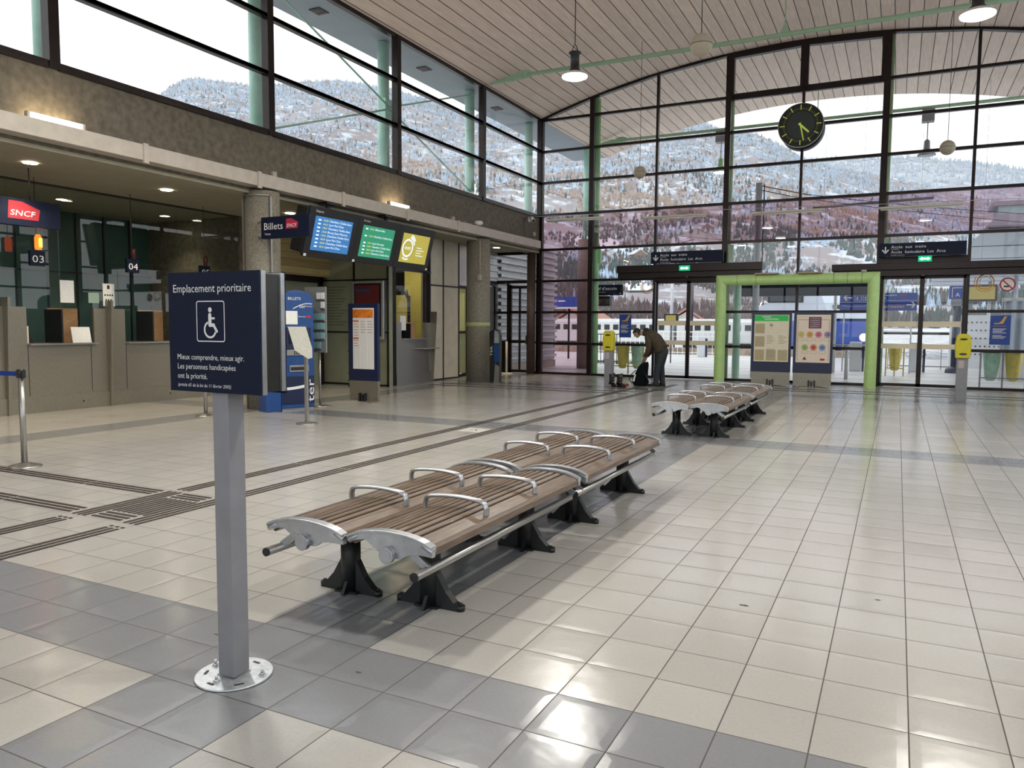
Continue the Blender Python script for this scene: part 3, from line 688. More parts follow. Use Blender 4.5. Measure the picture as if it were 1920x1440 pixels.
def stain(x, y, r, lb, seed):
    rr = random.Random(seed); n = 14
    P = [(x+r*(.55+.6*rr.random())*math.cos(2*PI*k/n), y+r*.5*(.5+.6*rr.random())*math.sin(2*PI*k/n), .0012) for k in range(n)]
    tag(MB().add(P, [tuple(range(n))]).build('floor_stain', mat('dark_stain', (.08, .075, .065), .8)), lb, 'stain', 'dark stains on the tiles')
stain(-2.11, 2.68, .020, 'small dark stain on the grey tiles right of the sign plate', 1); stain(-3.01, 2.69, .018, 'small dark stain on the grey tiles behind the sign plate', 2)
stain(-0.71, 4.35, .03, 'scuffed dark mark on the open cream tiles', 3); stain(-0.04, 4.80, .02, 'tiny dark mark on the cream tiles at the right', 4)
strip('dark tactile strip crossing towards the belt barrier post, farther one', run_x(4.78, -10.2, -6.05))
strip('dark tactile strip crossing towards the belt barrier post, nearer one', run_x(4.02, -10.2, -6.05))
S = run_y(-5.30, 3.92, 4.90)+run_y(-5.93, 3.92, 4.90)+run_x(4.02, -5.80, -5.42)+run_x(4.78, -5.80, -5.42)
for k in range(7): xx = -5.80+k*.062; S.append((xx-.016, xx+.016, 4.14, 4.66))
strip('square grille of dark tactile bars where the floor strips cross', S)
strip('thin dark tactile strip at the far left, farther of the pair before the second column', run_x(17.65, -11.0, -5.5)[:4*2])
strip('thin dark tactile strip at the far left, nearer of the pair before the second column', run_x(17.05, -11.0, -5.5)[:8])
strip('dark tactile strip along the glass wall, farther one, on the right', run_x(20.6, -3.0, 5.0)[:10])
strip('dark tactile strip along the glass wall, nearer one, on the right', run_x(19.95, -3.0, 5.0)[:10])
t = thing('floor_arrow_sticker', 'worn white sticker with a small arrow on the floor between the tactile strips', 'sticker', (-5.6, 9.9, 0))
MB().box(-5.78, -5.42, 9.72, 10.1, .0004, .0016).build('sticker', mat('worn_white_sticker', (.50, .49, .46), .6, var=.2), t)
MB().bar((-5.66, 9.86, .002), (-5.60, 9.98, .002), .018, .001).bar((-5.60, 9.98, .002), (-5.54, 9.86, .002), .018, .001).build('arrow', 'rubber', t)

# ================================================================ BELT BARRIERS, STANDS
def stanchion(x, y, label, belt=None, zt=1.06):
    t = thing('barrier_post', label, 'barrier post', (x, y, 0), 'retractable belt barrier posts')
    MB().lathe([(.17, .0), (.17, .008), (.15, .018), (.05, .045), (.034, .05)], (x, y, 0), 36).build('base', 'steel', t)
    MB().cyl((x, y, .04), (x, y, zt-.08), .031, 20).build('pole', 'steel', t)
    h = MB().cyl((x, y, zt-.08), (x, y, zt), .038, 20).box(x-.055, x+.055, y-.02, y+.02, zt-.09, zt-.01).build('head', 'blackpl', t)
    if belt:
        MB().bar((x-.05, y, zt-.05), belt, .004, .05).build('belt', 'brightblue', h)
    return t
stanchion(-8.42, 4.98, 'steel barrier post with a blue belt at the left edge', (-12.4, 4.55, 1.0))
stanchion(-10.42, 9.2, 'steel barrier post half hidden behind the priority sign')
t = thing('barrier_post', 'thin pale post with a flat round foot by the narrow glass door', 'post', (-11.35, 22.2, 0))
MB().lathe([(.2, 0), (.2, .01), (.17, .03), (.04, .035)], (-11.35, 22.2, 0), 30).build('base', 'beige', t)
MB().cyl((-11.35, 22.2, .03), (-11.35, 22.2, 1.05), .035, 16).build('pole', 'beige', t)
# tilted information stand
x, y = -8.25, 9.25
t = thing('information_stand', 'slim steel stand with a tilted blank white board', 'stand', (x, y, 0))
MB().lathe([(.17, 0), (.17, .008), (.155, .018), (.05, .035), (.03, .04)], (x, y, 0), 36).build('base', 'steel', t)
MB().box(x-.027, x+.027, y-.02, y+.02, .03, 1.12).build('pole', 'steel', t, bevel=.004)
o = Vector((x-.03, y-.06, 1.27)); u_ = Vector((.89, .45, .0)).normalized(); v_ = Vector((-.34, .0, .92)).normalized()
b = MB().prism([(-.14, -.12), (.03, -.26), (.10, -.24), (.14, -.08), (.14, .27), (-.14, .27)], o, u_, v_, Vector(u_.cross(v_))*.012)
b.build('board', mat('matt_white_board', (.50, .49, .43), .6), t)

# ticket machine
def vtext(b, s, o, size, width=None, **k): return b.text(s, o, X_, Z_, size, width, **k)
KM = Matrix(((.316, -.949, 0, -9.80), (.949, .316, 0, 10.36), (0, 0, 1, 0), (0, 0, 0, 1)))
x0, x1, y0, y1 = 0, .66, 0, .34
t = thing('ticket_machine', 'tall blue ticket vending machine with a rounded top in front of the first column', 'ticket machine', (-9.8, 10.6, 0))
P = [(0, 0), (.66, 0), (.66, 1.98), (.60, 2.06), (.50, 2.115), (.33, 2.14), (.16, 2.115), (.06, 2.06), (0, 1.98)]
body = MB(KM).prism(P, (x0, y0+.02, 0.04), X_, Z_, (0, y1-y0-.02, 0)).build('body', 'blue', t, bevel=.012)
MB(KM).box(x0-.30, x0-.01, .02, .30, .0, 1.0).build('side_cabinet', 'blue', t, bevel=.01)
MB(KM).box(x0+.02, x1-.02, y0+.05, y1-.02, 0, .05).build('plinth', 'steel', t)
yf = y0+.018
MB(KM).box(x0+.01, x1-.01, yf-.012, yf, .12, .62).build('lower_panel', 'navy2', t)
MB(KM).box(x0+.10, x1-.07, yf-.012, yf, 1.10, 1.50).build('screen_surround', 'navy2', t)
MB(KM).box(x0+.14, x1-.17, yf-.02, yf-.012, 1.20, 1.46).build('screen', mat('dark_screen', (.012, .018, .03), .15), t)
MB(KM).box(x0+.10, x0+.42, yf-.025, yf-.0, 1.00, 1.10).build('keypad', 'steel', t, bevel=.004)
k_ = MB(KM)
for i in range(4):
    for j in range(2): k_.box(x0+.24+i*.035, x0+.262+i*.035, yf-.03, yf-.025, 1.02+j*.035, 1.045+j*.035)
k_.build('key', 'blackpl', t, kind='stuff')
MB(KM).box(x0+.15, x1-.12, yf-.02, yf, .70, .82).build('ticket_tray', 'steel', t, bevel=.004)
MB(KM).box(x0+.17, x1-.14, yf-.022, yf-.018, .73, .79).build('slot', 'blackpl', t)
MB(KM).box(x0+.05, x0+.33, yf-.004, yf, 1.56, 1.80).build('notice', 'paper', t)
b = MB(KM); vtext(b, 'BILLETS', (x0+.14, yf-.002, 2.00), .07, .26)
A = [(x0+.25+.34*math.cos(a)*.95, yf-.002, 1.72+.25*math.sin(a)) for a in [math.radians(60+k*9) for k in range(12)]]
pts = [Vector((x0+.24+k*.035, yf-.004, 1.84+.10*math.sin(k/11*PI*.62))) for k in range(12)]
for p, q in zip(pts, pts[1:]): b.bar(p, q, .002, .014)
vtext(b, 'ter', (x0+.36, yf-.002, 1.86), .09, .14, shear=.25)
vtext(b, 'RhôneAlpes', (x0+.51, yf-.002, 1.88), .03, .12)
pts = [Vector((x0+.04+k*.04, yf-.016, .40-.0+.05*(k/12)**2)) for k in range(13)]
for p, q in zip(pts, pts[1:]): b.bar(p, q, .002, .05)
b.build('lettering', 'white', t, label='white lettering BILLETS and ter')
b = MB(KM); b.text('ter', (x1-.02, yf-.014, .14), Z_, -X_, .20, .42); b.build('large_lettering', 'white', t)
b = MB(KM); vtext(b, 'Bienvenue', (x0+.35, yf-.002, 1.69), .04, .14); b.build('greeting', 'white', t)
MB(KM).box(x0+.51, x0+.60, yf-.003, yf, 1.68, 1.72).build('red_logo', 'red', t)

# brochure rack behind the machine
x, y = -9.83, 11.4
t = thing('brochure_rack', 'grey brochure rack on a pole behind the ticket machine', 'rack', (x, y, 0))
MB().lathe([(.19, 0), (.19, .01), (.16, .02), (.03, .03)], (x+.02, y, 0), 30).build('base', 'steel', t)
MB().cyl((x, y, .02), (x, y, 1.05), .022, 12).build('pole', 'steel', t)
MB().box(x-.33, x+.17, y-.02, y+.02, 1.03, 2.27).build('rack_panel', mat('grey_rack', (.20, .21, .21), .5), t)
leaf = mat('teal_leaflet', (.25, .45, .46), .6, var=.35, scale=60); n_ = 0
for r_, (zz, cols, mt) in enumerate([(2.02, (1, 2), 'paper'), (1.85, (2,), 'paper'), (1.63, (0, 1, 2), leaf), (1.45, (0, 1, 2), leaf), (1.27, (0, 1, 2), leaf), (1.09, (0, 1), leaf)]):
    for c_ in cols:
        xx = x-.125+c_*.10
        MB().box(xx, xx+.085, y-.045, y-.03, zz, zz+.14).build('leaflet', mt, t); MB().box(xx-.003, xx+.088, y-.05, y-.022, zz-.005, zz+.02).build('holder', 'steel', t)

# orange topped notice stand
def totem(x0, x1, y, h, label, header, name='notice_stand', legz=.42, pz=(.62, 1.93)):
    t = thing(name, label, 'notice board', ((x0+x1)/2, y, 0), 'free standing notice boards')
    MB().box(x0, x1, y-.03, y+.05, legz, h).build('board', 'navy2', t, bevel=.004)
    MB().box(x0+.02, x1-.01, y-.025, y+.045, .02, legz).build('foot_panel', 'steeldk', t)
    MB().box(x0-.02, x1+.02, y-.28, y-.20, 0, .02).build('rear_foot', 'steeldk', t) if False else None
    b = MB()
    for s in (-1, 1):
        xm = (x0+x1)/2
        b.prism([(-.04, 0), (.04, 0), (.02, .022), (-.02, .022)], (xm-s*.33 if False else xm+s*.30, y-.26, 0), X_, Z_, (0, .52, 0)) if False else b.bar((xm+s*.12, y-.05, .012), (xm+s*.42, y-.26, .008), .09, .016)
    b.build('foot', 'steeldk', t)
    cl = MB(); xm = (x0+x1)/2
    for k in range(3): cl.box(xm-.09+k*.07, xm-.05+k*.07, y-.075, y-.03, .0, .17-.03*(k == 1))
    cl.build('clamp', 'blackpl', t)
    return t
x0, x1, y = -10.08, -9.34, 12.6
t = totem(x0, x1, y, 1.99, 'navy notice stand with an orange headed timetable, left of the small counter', None)
px0, px1 = x0+.12, x1-.09
pp = MB().box(px0, px1, y-.034, y-.03, .66, 1.90).build('poster', mat('timetable_paper', (.80, .79, .75), .35, var=.05), t)
MB().box(px0, px1-.02, y-.036, y-.034, 1.70, 1.87).build('header', mat('orange_print', (.75, .20, .02), .5, var=.3, scale=10), pp)
b = MB()
for k in (1, 2): xx = px0+(px1-px0)*k/3; b.box(xx-.005, xx+.005, y-.0358, y-.034, .68, 1.68)
for z in (1.02, 1.33, 1.68): b.box(px0, px1, y-.0358, y-.034, z-.004, z+.004)
b.build('pocket_edge', 'white', pp)
b = MB()
for k in range(3):
    for j in range(10):
        if (j > 4 and k > 0): continue
        w_ = .10+.05*random.random(); b.box(px0+.02+k*.175, px0+.02+k*.175+w_, y-.036, y-.034, 1.62-j*.055, 1.632-j*.055)
b.build('printed_line', mat('grey_red_print', (.45, .25, .22), .6), pp, kind='stuff')
for z in (1.62, 1.27): MB().box(px0+.01, px0+.15, y-.037, y-.034, z, z+.03).build('red_bar', mat('orange_red', (.6, .12, .05), .5), pp)
for s, zz in (('l', 0),): 
    b = MB(); 
    for z in (1.0, .55, .40, .28): b.box(x0-.035, x0, y-.01, y+.02, z, z+.03)
    b.build('side_hook', 'blackpl', t)

# two notice boards before the glass
def board2(x0, x1, y, label, kind):
    t = totem(x0, x1, y, 1.97, label, None, legz=.36)
    px0, px1 = x0+.07, x1-.06; z0, z1 = .64, 1.90
    pp = MB().box(px0, px1, y-.034, y-.03, z0, z1).build('poster', 'cream' if kind == 0 else mat('salmon_paper', (.86, .74, .60), .6, var=.04), t)
    if kind == 0:
        MB().box(px0, px1-.02, y-.036, y-.034, z1-.17, z1-.01).build('header', mat('green_print', (.03, .60, .10), .5), pp)
        b = MB()
        for k in (1, 2): xx = px0+(px1-px0)*k/3; b.box(xx-.006, xx+.006, y-.036, y-.034, z0+.02, z1-.2)
        for z in (z0+.36, z0+.72): b.box(px0, px1, y-.036, y-.034, z-.006, z+.006)
        b.box(px0+.2, px0+.42, y-.0365, y-.034, z1-.07, z1-.045); b.box(px0+.26, px0+.62, y-.0365, y-.034, z1-.13, z1-.105)
        b.build('pocket_edge', 'white', pp)
        b = MB(); random.seed(3)
        for (a, c_) in ((1, 2), (2, 2), (1, 1)):
            for j in range(6): b.box(px0+.03+a*.30, px0+.03+a*.30+.1+.12*random.random(), y-.036, y-.034, z0+.33+(c_-1)*.36-j*.04, z0+.342+(c_-1)*.36-j*.04)
        b.build('printed_line', mat('grey_print', (.35, .33, .26), .6), pp, kind='stuff')
        pa = MB()
        for a in range(3): pa.box(px0+.02+a*.30, px0+.27+a*.30, y-.0355, y-.034, z0+.03, z0+.32)
        pa.box(px0+.02, px0+.27, y-.0355, y-.034, z0+.4, z0+.68).box(px0+.02, px0+.27, y-.0355, y-.034, z0+.76, z0+1.02)
        pa.build('kraft_sheet', mat('kraft_sheet', (.52, .44, .26), .7), pp)
        b = MB(); b.prism([(-.05, 0), (0, -.05), (.05, 0), (0, .05)], (px0+.44, y-.037, z0+.98), X_, Z_, (0, .002, 0)); b.build('stamp', 'steeldk', pp)
    else:
        b = MB().box(px0+.30, px0+.61, y-.036, y-.034, z1-.36, z1-.06).build('title_block', mat('plum_print', (.16, .03, .09), .5), pp)
        tx = MB()
        for k, s_ in enumerate(('ATTENTION', 'ENSEMBLE', 'VOYAGEONS', 'AUTREMENT', 'RESPECT')): tx.text(s_, (px0+.335, y-.037, z1-.12-k*.052), X_, Z_, .042, .24)
        tx.build('title_text', 'paper', b)
        cols = [(.60, .50, .10), (.65, .30, .05), (.60, .08, .25), (.28, .18, .45), (.25, .42, .05), (.55, .08, .04), (.08, .20, .50)]
        for k in range(7):
            r_ = 0 if k < 4 else 1; xx = px0+.12+(k if r_ == 0 else k-4)*.215+(.1 if r_ else 0); zz = z1-.52-r_*.34
            m_ = mat('badge_colour_%d' % k, cols[k], .5)
            bb = MB().disc((xx, y-.036, zz), .080, X_, Z_, 24, .062); bb.disc((xx, y-.036, zz), .054, X_, Z_, 20); bb.build('badge', m_, pp)
            q = MB(); q.box(xx-.08, xx+.08, y-.036, y-.0345, zz-.165, zz-.16).box(xx-.08, xx+.08, y-.036, y-.0345, zz-.095, zz-.09).box(xx-.08, xx-.075, y-.036, y-.0345, zz-.165, zz-.09).box(xx+.075, xx+.08, y-.036, y-.0345, zz-.165, zz-.09)
            q.build('caption_box', 'steeldk', pp)
        q = MB(); q.box(px0+.03, px0+.04, y-.036, y-.034, z0+.04, z1-.13).box(px1-.04, px1-.03, y-.036, y-.034, z0+.04, z1-.13).box(px0+.04, px0+.3, y-.036, y-.034, z1-.14, z1-.13).box(px0+.61, px1-.04, y-.036, y-.034, z1-.14, z1-.13)
        q.build('border_line', 'steeldk', pp)
        MB().prism([(-.05, 0), (.05, 0), (0, .09)], (px0+.22, y-.036, z0+.07), X_, Z_, (0, .002, 0)).build('triangle_mark', mat('maroon', (.2, .02, .03), .5), pp)
        MB().prism([(-.06, 0), (.05, 0), (.06, .02), (.06, .05), (-.05, .05), (-.06, .03)], (px0+.66, y-.036, z0+.06), X_, Z_, (0, .002, 0)).build('small_logo', 'red', pp)
    return t
board2(-3.55, -2.53, 21.62, 'navy notice board with a green headed cream sheet under the lime pipe frame', 0)
board2(-2.47, -1.50, 21.62, 'navy notice board with seven coloured round badges under the lime pipe frame', 1)

# lime pipe frame (portal) and its twin outside
def portal(y, x0, x1, z, r, m_, label, lights=True):
    t = thing('pipe_frame', label, 'pipe frame', ((x0+x1)/2, y, 0), 'pipe frames at the back glazing')
    MB().tube([(x0, y, 0), (x0, y, z)], r, 28, cap=True).tube([(x1, y, 0), (x1, y, z)], r, 28).build('leg', m_, t) if False else None
    for xx in (x0, x1):
        s = 1 if xx == x0 else -1
        b = MB(); n = 28; vs = []
        for ring in (0, 1):
            for k in range(n):
                a = 2*PI*k/n; dx, dy = r*math.cos(a), r*math.sin(a); vs.append((xx+dx, y+dy, 0 if ring == 0 else z-s*dx))
        b.smooth = True; b.add(vs, [(k, (k+1) % n, n+(k+1) % n, n+k) for k in range(n)]); b.smooth = False
        b.build('leg', m_, t)
    b = MB(); n = 28; vs = []
    for ring in (0, 1):
        for k in range(n):
            a = 2*PI*k/n; dz, dy = r*math.cos(a), r*math.sin(a); vs.append(((x0-dz if ring == 0 else x1+dz), y+dy, z+dz))
    b.smooth = True; b.add(vs, [(k, (k+1) % n, n+(k+1) % n, n+k) for k in range(n)]); b.smooth = False
    cb = b.build('crossbar', m_, t)
    if lights:
        b = MB()
        for xx in (x0+.45, x0+.95, x1-.28, x1-.62, x1-.95): b.lathe([(r+.002, -.006), (r+.002, .006)], (xx, y, z), 28, 'x')
        b.build('joint_ring', 'steeldk', cb, label='thin dark joint rings')
        for xa in (-3.55, -2.45): MB().box(xa, xa+.62, y-.17, y+.1, z+.135, z+.175).build('uplight', mat('dusty_pink_metal', (.42, .30, .24), .5), t, bevel=.004)
        MB().box(x1-.3, x1-.18, y-.06, y+.04, z+.15, z+.20).build('small_sensor', 'tray', t)
    return t
portal(21.95, -4.47, -.60, 2.86, .145, 'lime', 'thick lime green pipe frame standing around the two notice boards')
portal(23.75, -4.35, -.55, 3.0, .11, 'green', 'pale green pipe frame outside the glass behind the lime one', False)

# yellow parcel/ticket validator posts
def yellow_post(x, y, label, first=None):
    t = thing('yellow_dispenser', label, 'dispenser', (x, y, 0), 'yellow dispensers on grey posts')
    MB().box(x-.105, x+.105, y-.07, y+.07, 0, .95).build('post', 'greypaint', t, bevel=.006)
    P = [(-.135, 0), (-.15, .30), (-.125, .47), (-.08, .52), (.08, .52), (.125, .47), (.15, .30), (.135, 0)]
    h = MB().prism(P, (x, y-.12, .93), X_, Z_, (0, .22, 0)).build('head', 'yellow', t, bevel=.018)
    for z, k_ in ((1.335, 'upper_slot'), (1.02, 'lower_slot')):
        b = MB(); b.add([(x+.075*math.cos(a), y-.1215, z+.022*math.sin(a)) for a in [2*PI*k/16 for k in range(16)]], [tuple(range(16))]); b.build(k_, 'blackpl', h)
    MB().box(x-.07, x+.03, y-.073, y-.07, .72, .88).build('instruction_label', mat('pinkish_label', (.5, .42, .38), .6), t)
    return t
yellow_post(-6.70, 18.98, 'yellow dispenser on a grey post beside the bending man')
yellow_post(1.26, 18.95, 'yellow dispenser on a grey post at the right edge')
# ticket validator near column
x, y = -9.87, 18.65
t = thing('ticket_validator', 'slim dark ticket validator with a silver top right of the second column', 'validator', (x, y, 0))
P = [(-.15, 0), (.14, 0), (.15, 1.30), (.11, 1.43), (.02, 1.47), (-.10, 1.43), (-.17, 1.38)]
MB().prism(P, (x, y-.07, 0), X_, Z_, (0, .16, 0)).build('body', 'blackpl', t, bevel=.012)
MB().prism([(-.02, 0), (.141, 0), (.145, .45), (.02, .50)], (x, y-.075, 0), X_, Z_, (0, .004, 0)).build('steel_skirt', 'steel', t)
MB().prism([(.0, .50), (.145, .60), (.14, 1.05), (-.02, 1.05)], (x, y-.076, 0), X_, Z_, (0, .004, 0)).build('blue_panel', 'blue', t)
MB().prism([(-.01, 1.08), (.14, 1.08), (.14, 1.28), (.10, 1.40), (.0, 1.43)], (x, y-.078, 0), X_, Z_, (0, .004, 0)).build('reader', mat('pale_grey_reader', (.3, .34, .36), .4), t)
b = MB().disc((x+.065, y-.081, 1.19), .045, X_, Z_, 20, .03); b.build('ring_mark', 'green2', t)
b = MB(); b.text('TER', (x-.06, y-.077, .72), Z_, -X_, .1, .28); b.build('lettering', 'white', t)

# ================================================================ OUTSIDE
from mathutils import noise as N3
# --- mountains: height field in metres round the valley
def lerp_table(tb, x):
    if x <= tb[0][0]: return tb[0][1]
    for (a, p), (c, q) in zip(tb, tb[1:]):
        if x <= c: return p+(q-p)*(x-a)/(c-a)
    return tb[-1][1]
E1 = [(-80, .10), (-66, .17), (-57, .222), (-53, .245), (-51.4, .255), (-50.5, .272), (-49.6, .284), (-48.6, .288), (-46, .288), (-44.8, .286), (-42, .297), (-39, .303), (-36, .296), (-33, .285), (-30.7, .27), (-25, .262), (-21, .262), (-18.3, .268), (-16, .268), (-13.7, .262), (-12, .244), (-11, .236), (-10.1, .238), (-9, .232), (-8.0, .222), (-6.5, .205), (-5.5, .194), (-3, .183), (0, .17), (3, .15), (8, .13), (16, .10), (40, .08)]
E2 = [(-20, .18), (-12, .195), (-8, .20), (-4.5, .200), (-1.8, .197), (0.1, .194), (1.9, .189), (4, .182), (6.6, .170), (12, .16), (25, .15), (40, .13)]
def terrain(table, r0, R, pw, seed, amp):
    def h(az, t):
        e = lerp_table(table, az); r = r0+(R-r0)*t
        a = math.radians(az); x, y = r*math.sin(a), r*math.cos(a)
        if t <= 1: z = R*e*t**pw
        else: z = R*e*(1-(t-1)*1.5)
        d = min(1, t*3)*min(1, abs(1.0-t)*5+.10)
        z += d*amp*(N3.noise(Vector((x/420, y/420, seed)))*1.6+N3.noise(Vector((x/150, y/150, seed+3)))*.6)
        return Vector((x, y, max(z, -.5)))
    return h
h1 = terrain(E1, 330, 2600, 1.42, 1.0, 26); h2 = terrain(E2, 2400, 4600, 1.1, 9.0, 40)
def terr_mesh(h, az0, az1, step, nt):
    b = MB(); A = [az0+k*step for k in range(int((az1-az0)/step)+1)]; TT = [k/nt for k in range(nt+1)]+[1.06, 1.2]
    b.smooth = True
    b.add([h(a, t) for a in A for t in TT], [(i*len(TT)+j, i*len(TT)+j+1, (i+1)*len(TT)+j+1, (i+1)*len(TT)+j) for i in range(len(A)-1) for j in range(len(TT)-1)])
    return b
def hill_mat(name, snow, low, mid, scale, snowpos):
    m, t, n, l = newmat(name); p = n['Principled BSDF']; g = n.new('ShaderNodeNewGeometry')
    nz = n.new('ShaderNodeTexNoise'); nz.inputs['Scale'].default_value = scale; nz.inputs['Detail'].default_value = 9; nz.inputs['Roughness'].default_value = .68; l.new(g.outputs['Position'], nz.inputs['Vector'])
    n2 = n.new('ShaderNodeTexNoise'); n2.inputs['Scale'].default_value = scale*.22; n2.inputs['Detail'].default_value = 5; l.new(g.outputs['Position'], n2.inputs['Vector'])
    c1 = n.new('ShaderNodeValToRGB'); c1.color_ramp.elements[0].position = .38; c1.color_ramp.elements[1].position = .62; c1.color_ramp.elements[0].color = (*low, 1); c1.color_ramp.elements[1].color = (*mid, 1); l.new(n2.outputs['Fac'], c1.inputs[0])
    c2 = n.new('ShaderNodeValToRGB'); c2.color_ramp.elements[0].position = snowpos-.04; c2.color_ramp.elements[1].position = snowpos+.04; l.new(nz.outputs['Fac'], c2.inputs[0])
    mx = n.new('ShaderNodeMix'); mx.data_type = 'RGBA'; l.new(c2.outputs['Color'], mx.inputs[0]); l.new(c1.outputs['Color'], mx.inputs[6]); mx.inputs[7].default_value = (*snow, 1)
    l.new(mx.outputs[2], p.inputs['Base Color']); p.inputs['Roughness'].default_value = .95; p.inputs['Specular IOR Level'].default_value = .05
    return m
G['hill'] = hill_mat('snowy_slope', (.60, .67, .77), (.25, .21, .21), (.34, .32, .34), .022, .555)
G['hill2'] = hill_mat('frosted_far_slope', (.58, .66, .76), (.36, .42, .50), (.42, .47, .53), .012, .52)  # far slope's pale blue mixes frost with painted distance haze
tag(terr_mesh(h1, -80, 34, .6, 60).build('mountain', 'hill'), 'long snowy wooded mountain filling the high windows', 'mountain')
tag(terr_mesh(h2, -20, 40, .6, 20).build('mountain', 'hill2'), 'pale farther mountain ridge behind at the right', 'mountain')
tm = [mat('frosted_conifer', (.38, .49, .62), .9, var=.35, scale=.05, spec=.05), mat('russet_larch', (.37, .275, .215), .9, var=.3, scale=.03, spec=.05), mat('dark_conifer', (.075, .10, .095), .9, var=.4, scale=.05, spec=.05), mat('bare_tree', (.135, .10, .10), .9, var=.35, scale=.05, spec=.05)]  # conifer frost tone lightened and blued to carry some distance haze
def tree(b, p, hgt, r, kind, n=5):
    a0 = random.random()*6
    if kind == 3:
        vs = [p+Vector((r*1.0*math.cos(a0+2*PI*k/n), r*1.0*math.sin(a0+2*PI*k/n), hgt*.55)) for k in range(n)]+[p+Vector((0, 0, 0)), p+Vector((0, 0, hgt))]
        b.add(vs, [(n, (k+1) % n, k) for k in range(n)]+[(k, (k+1) % n, n+1) for k in range(n)])
    else:
        vs = [p+Vector((r*math.cos(a0+2*PI*k/n), r*math.sin(a0+2*PI*k/n), hgt*.06)) for k in range(n)]+[p+Vector((0, 0, hgt))]
        b.add(vs, [(k, (k+1) % n, n) for k in range(n)])
random.seed(11)
F = [MB() for _ in range(4)]
def scatter(h, count, a0, a1, t0, t1, zone, rr0, R):
    for _ in range(count):
        az = random.uniform(a0, a1); t = t0+(t1-t0)*random.random()**1.15
        p = h(az, t); r_ = rr0+(R-rr0)*t
        cl = N3.noise(Vector((p.x/110, p.y/110, 5))); c2 = N3.noise(Vector((p.x/260, p.y/260, 8))); c3 = N3.noise(Vector((p.x/60, p.y/60, 2)))
        if cl < zone(t): continue
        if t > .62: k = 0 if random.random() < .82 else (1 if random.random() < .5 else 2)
        elif t > .36: k = 1 if c2+.35*random.uniform(-1, 1) > .08 else (0 if random.random() < .55 else (2 if c3 > .05 else 3))
        else: k = 3 if c2+.4*random.uniform(-1, 1) > -.12 else (2 if c3 > -.2 else 0)
        hg = random.uniform(6.5, 12.5)*(1.0 if k != 3 else .75)*(.55+.45*min(1, t*2.5))
        if t < .16: tree(F[k], p-Vector((0, 0, .4)), hg*1.15, hg*(random.uniform(.17, .24) if k != 3 else random.uniform(.10, .17)), k, 7)
        else: tree(F[k], p-Vector((0, 0, .4)), hg, hg*(random.uniform(.22, .32) if k != 3 else random.uniform(.22, .36)), k)
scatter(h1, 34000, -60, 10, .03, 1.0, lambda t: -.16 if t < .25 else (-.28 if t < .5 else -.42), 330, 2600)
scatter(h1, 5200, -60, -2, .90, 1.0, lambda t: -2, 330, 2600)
scatter(h1, 6500, -30, 9, .02, .16, lambda t: -.05, 330, 2600)
nm = ['frosted_forest', 'larch_forest', 'conifer_forest', 'bare_forest']
lb = ['frosted pale conifers covering the upper mountainside', 'russet larches in bands across the middle of the mountainside', 'dark green conifers scattered on the lower mountainside', 'bare brown trees on the foot of the mountain']
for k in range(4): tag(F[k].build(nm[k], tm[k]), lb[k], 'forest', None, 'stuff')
b = MB()
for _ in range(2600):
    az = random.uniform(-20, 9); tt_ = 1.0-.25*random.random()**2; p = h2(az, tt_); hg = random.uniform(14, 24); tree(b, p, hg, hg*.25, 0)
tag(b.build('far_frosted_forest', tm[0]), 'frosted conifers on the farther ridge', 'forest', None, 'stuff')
# chalets on the lower slope
random.seed(5)
G['roofsnow'] = mat('snowy_roof', (.62, .64, .68), .9, var=.05, scale=2); G['chwall'] = mat('chalet_timber', (.22, .13, .09), .8, scale=2); G['chwhite'] = mat('rendered_wall', (.55, .50, .46), .8, scale=1)
def chalet(p, s, rot, label, group, wall='chwall', roof='roofsnow', L=1.5):
    t = thing('chalet', label, 'house', p, group)
    M = Matrix.Translation(p) @ Matrix.Rotation(rot, 4, 'Z')
    MB(M).box(-s, s, -s*L/1.5, s*L/1.5, -2, s*.75).prism([(-s, s*.75), (s, s*.75), (0, s*1.35)], (0, -s*L/1.5, 0), X_, Z_, (0, 2*s*L/1.5, 0)).build('wall', wall, t)
    e = s*L/1.5+.6
    MB(M).add([(-s*1.25, -e, s*.62), (0, -e, s*1.42), (0, e, s*1.42), (-s*1.25, e, s*.62), (-s*1.25, -e, s*.72), (0, -e, s*1.52), (0, e, s*1.52), (-s*1.25, e, s*.72)], [(0, 1, 2, 3), (7, 6, 5, 4), (0, 4, 5, 1), (2, 6, 7, 3), (0, 3, 7, 4)]).add([(s*1.25, -e, s*.62), (0, -e, s*1.42), (0, e, s*1.42), (s*1.25, e, s*.62), (s*1.25, -e, s*.72), (0, -e, s*1.52), (0, e, s*1.52), (s*1.25, e, s*.72)], [(3, 2, 1, 0), (4, 5, 6, 7), (1, 5, 4, 0), (3, 7, 6, 2), (4, 7, 3, 0)]).build('roof', roof, t)
    w = MB(M)
    for a in (-.5, .1): w.box(s*a, s*(a+.35), -s*L/1.5-.05, -s*L/1.5, s*.2, s*.5)
    w.build('window', 'blackpl', t)
    return t
chl = [(-5.75, .085, 6, .3, 'timber chalet on the bright snow knoll above the lime pipe frame'), (-12.5, .30, 6, 0, 'small chalet on the hillside above the left sliding door'), (-15.2, .33, 7, .5, 'small chalet high on the hillside left of the clock'), (-14.6, .36, 6, .2, 'small chalet among the larches, highest of the hamlet'), (-17.5, .245, 7, .8, 'chalet on the snow field left of the sliding door'), (-31, .22, 14, .4, 'long snow covered roof seen through the high windows at the corner'), (-28.5, .17, 15, .1, 'large snow covered roof low in the high corner window'), (-33.5, .20, 12, .6, 'snowy roof left of the high corner window')]
for az, t_, s, rot, lb_ in chl: chalet(h1(az, t_), s, rot, lb_, 'chalets on the mountainside')
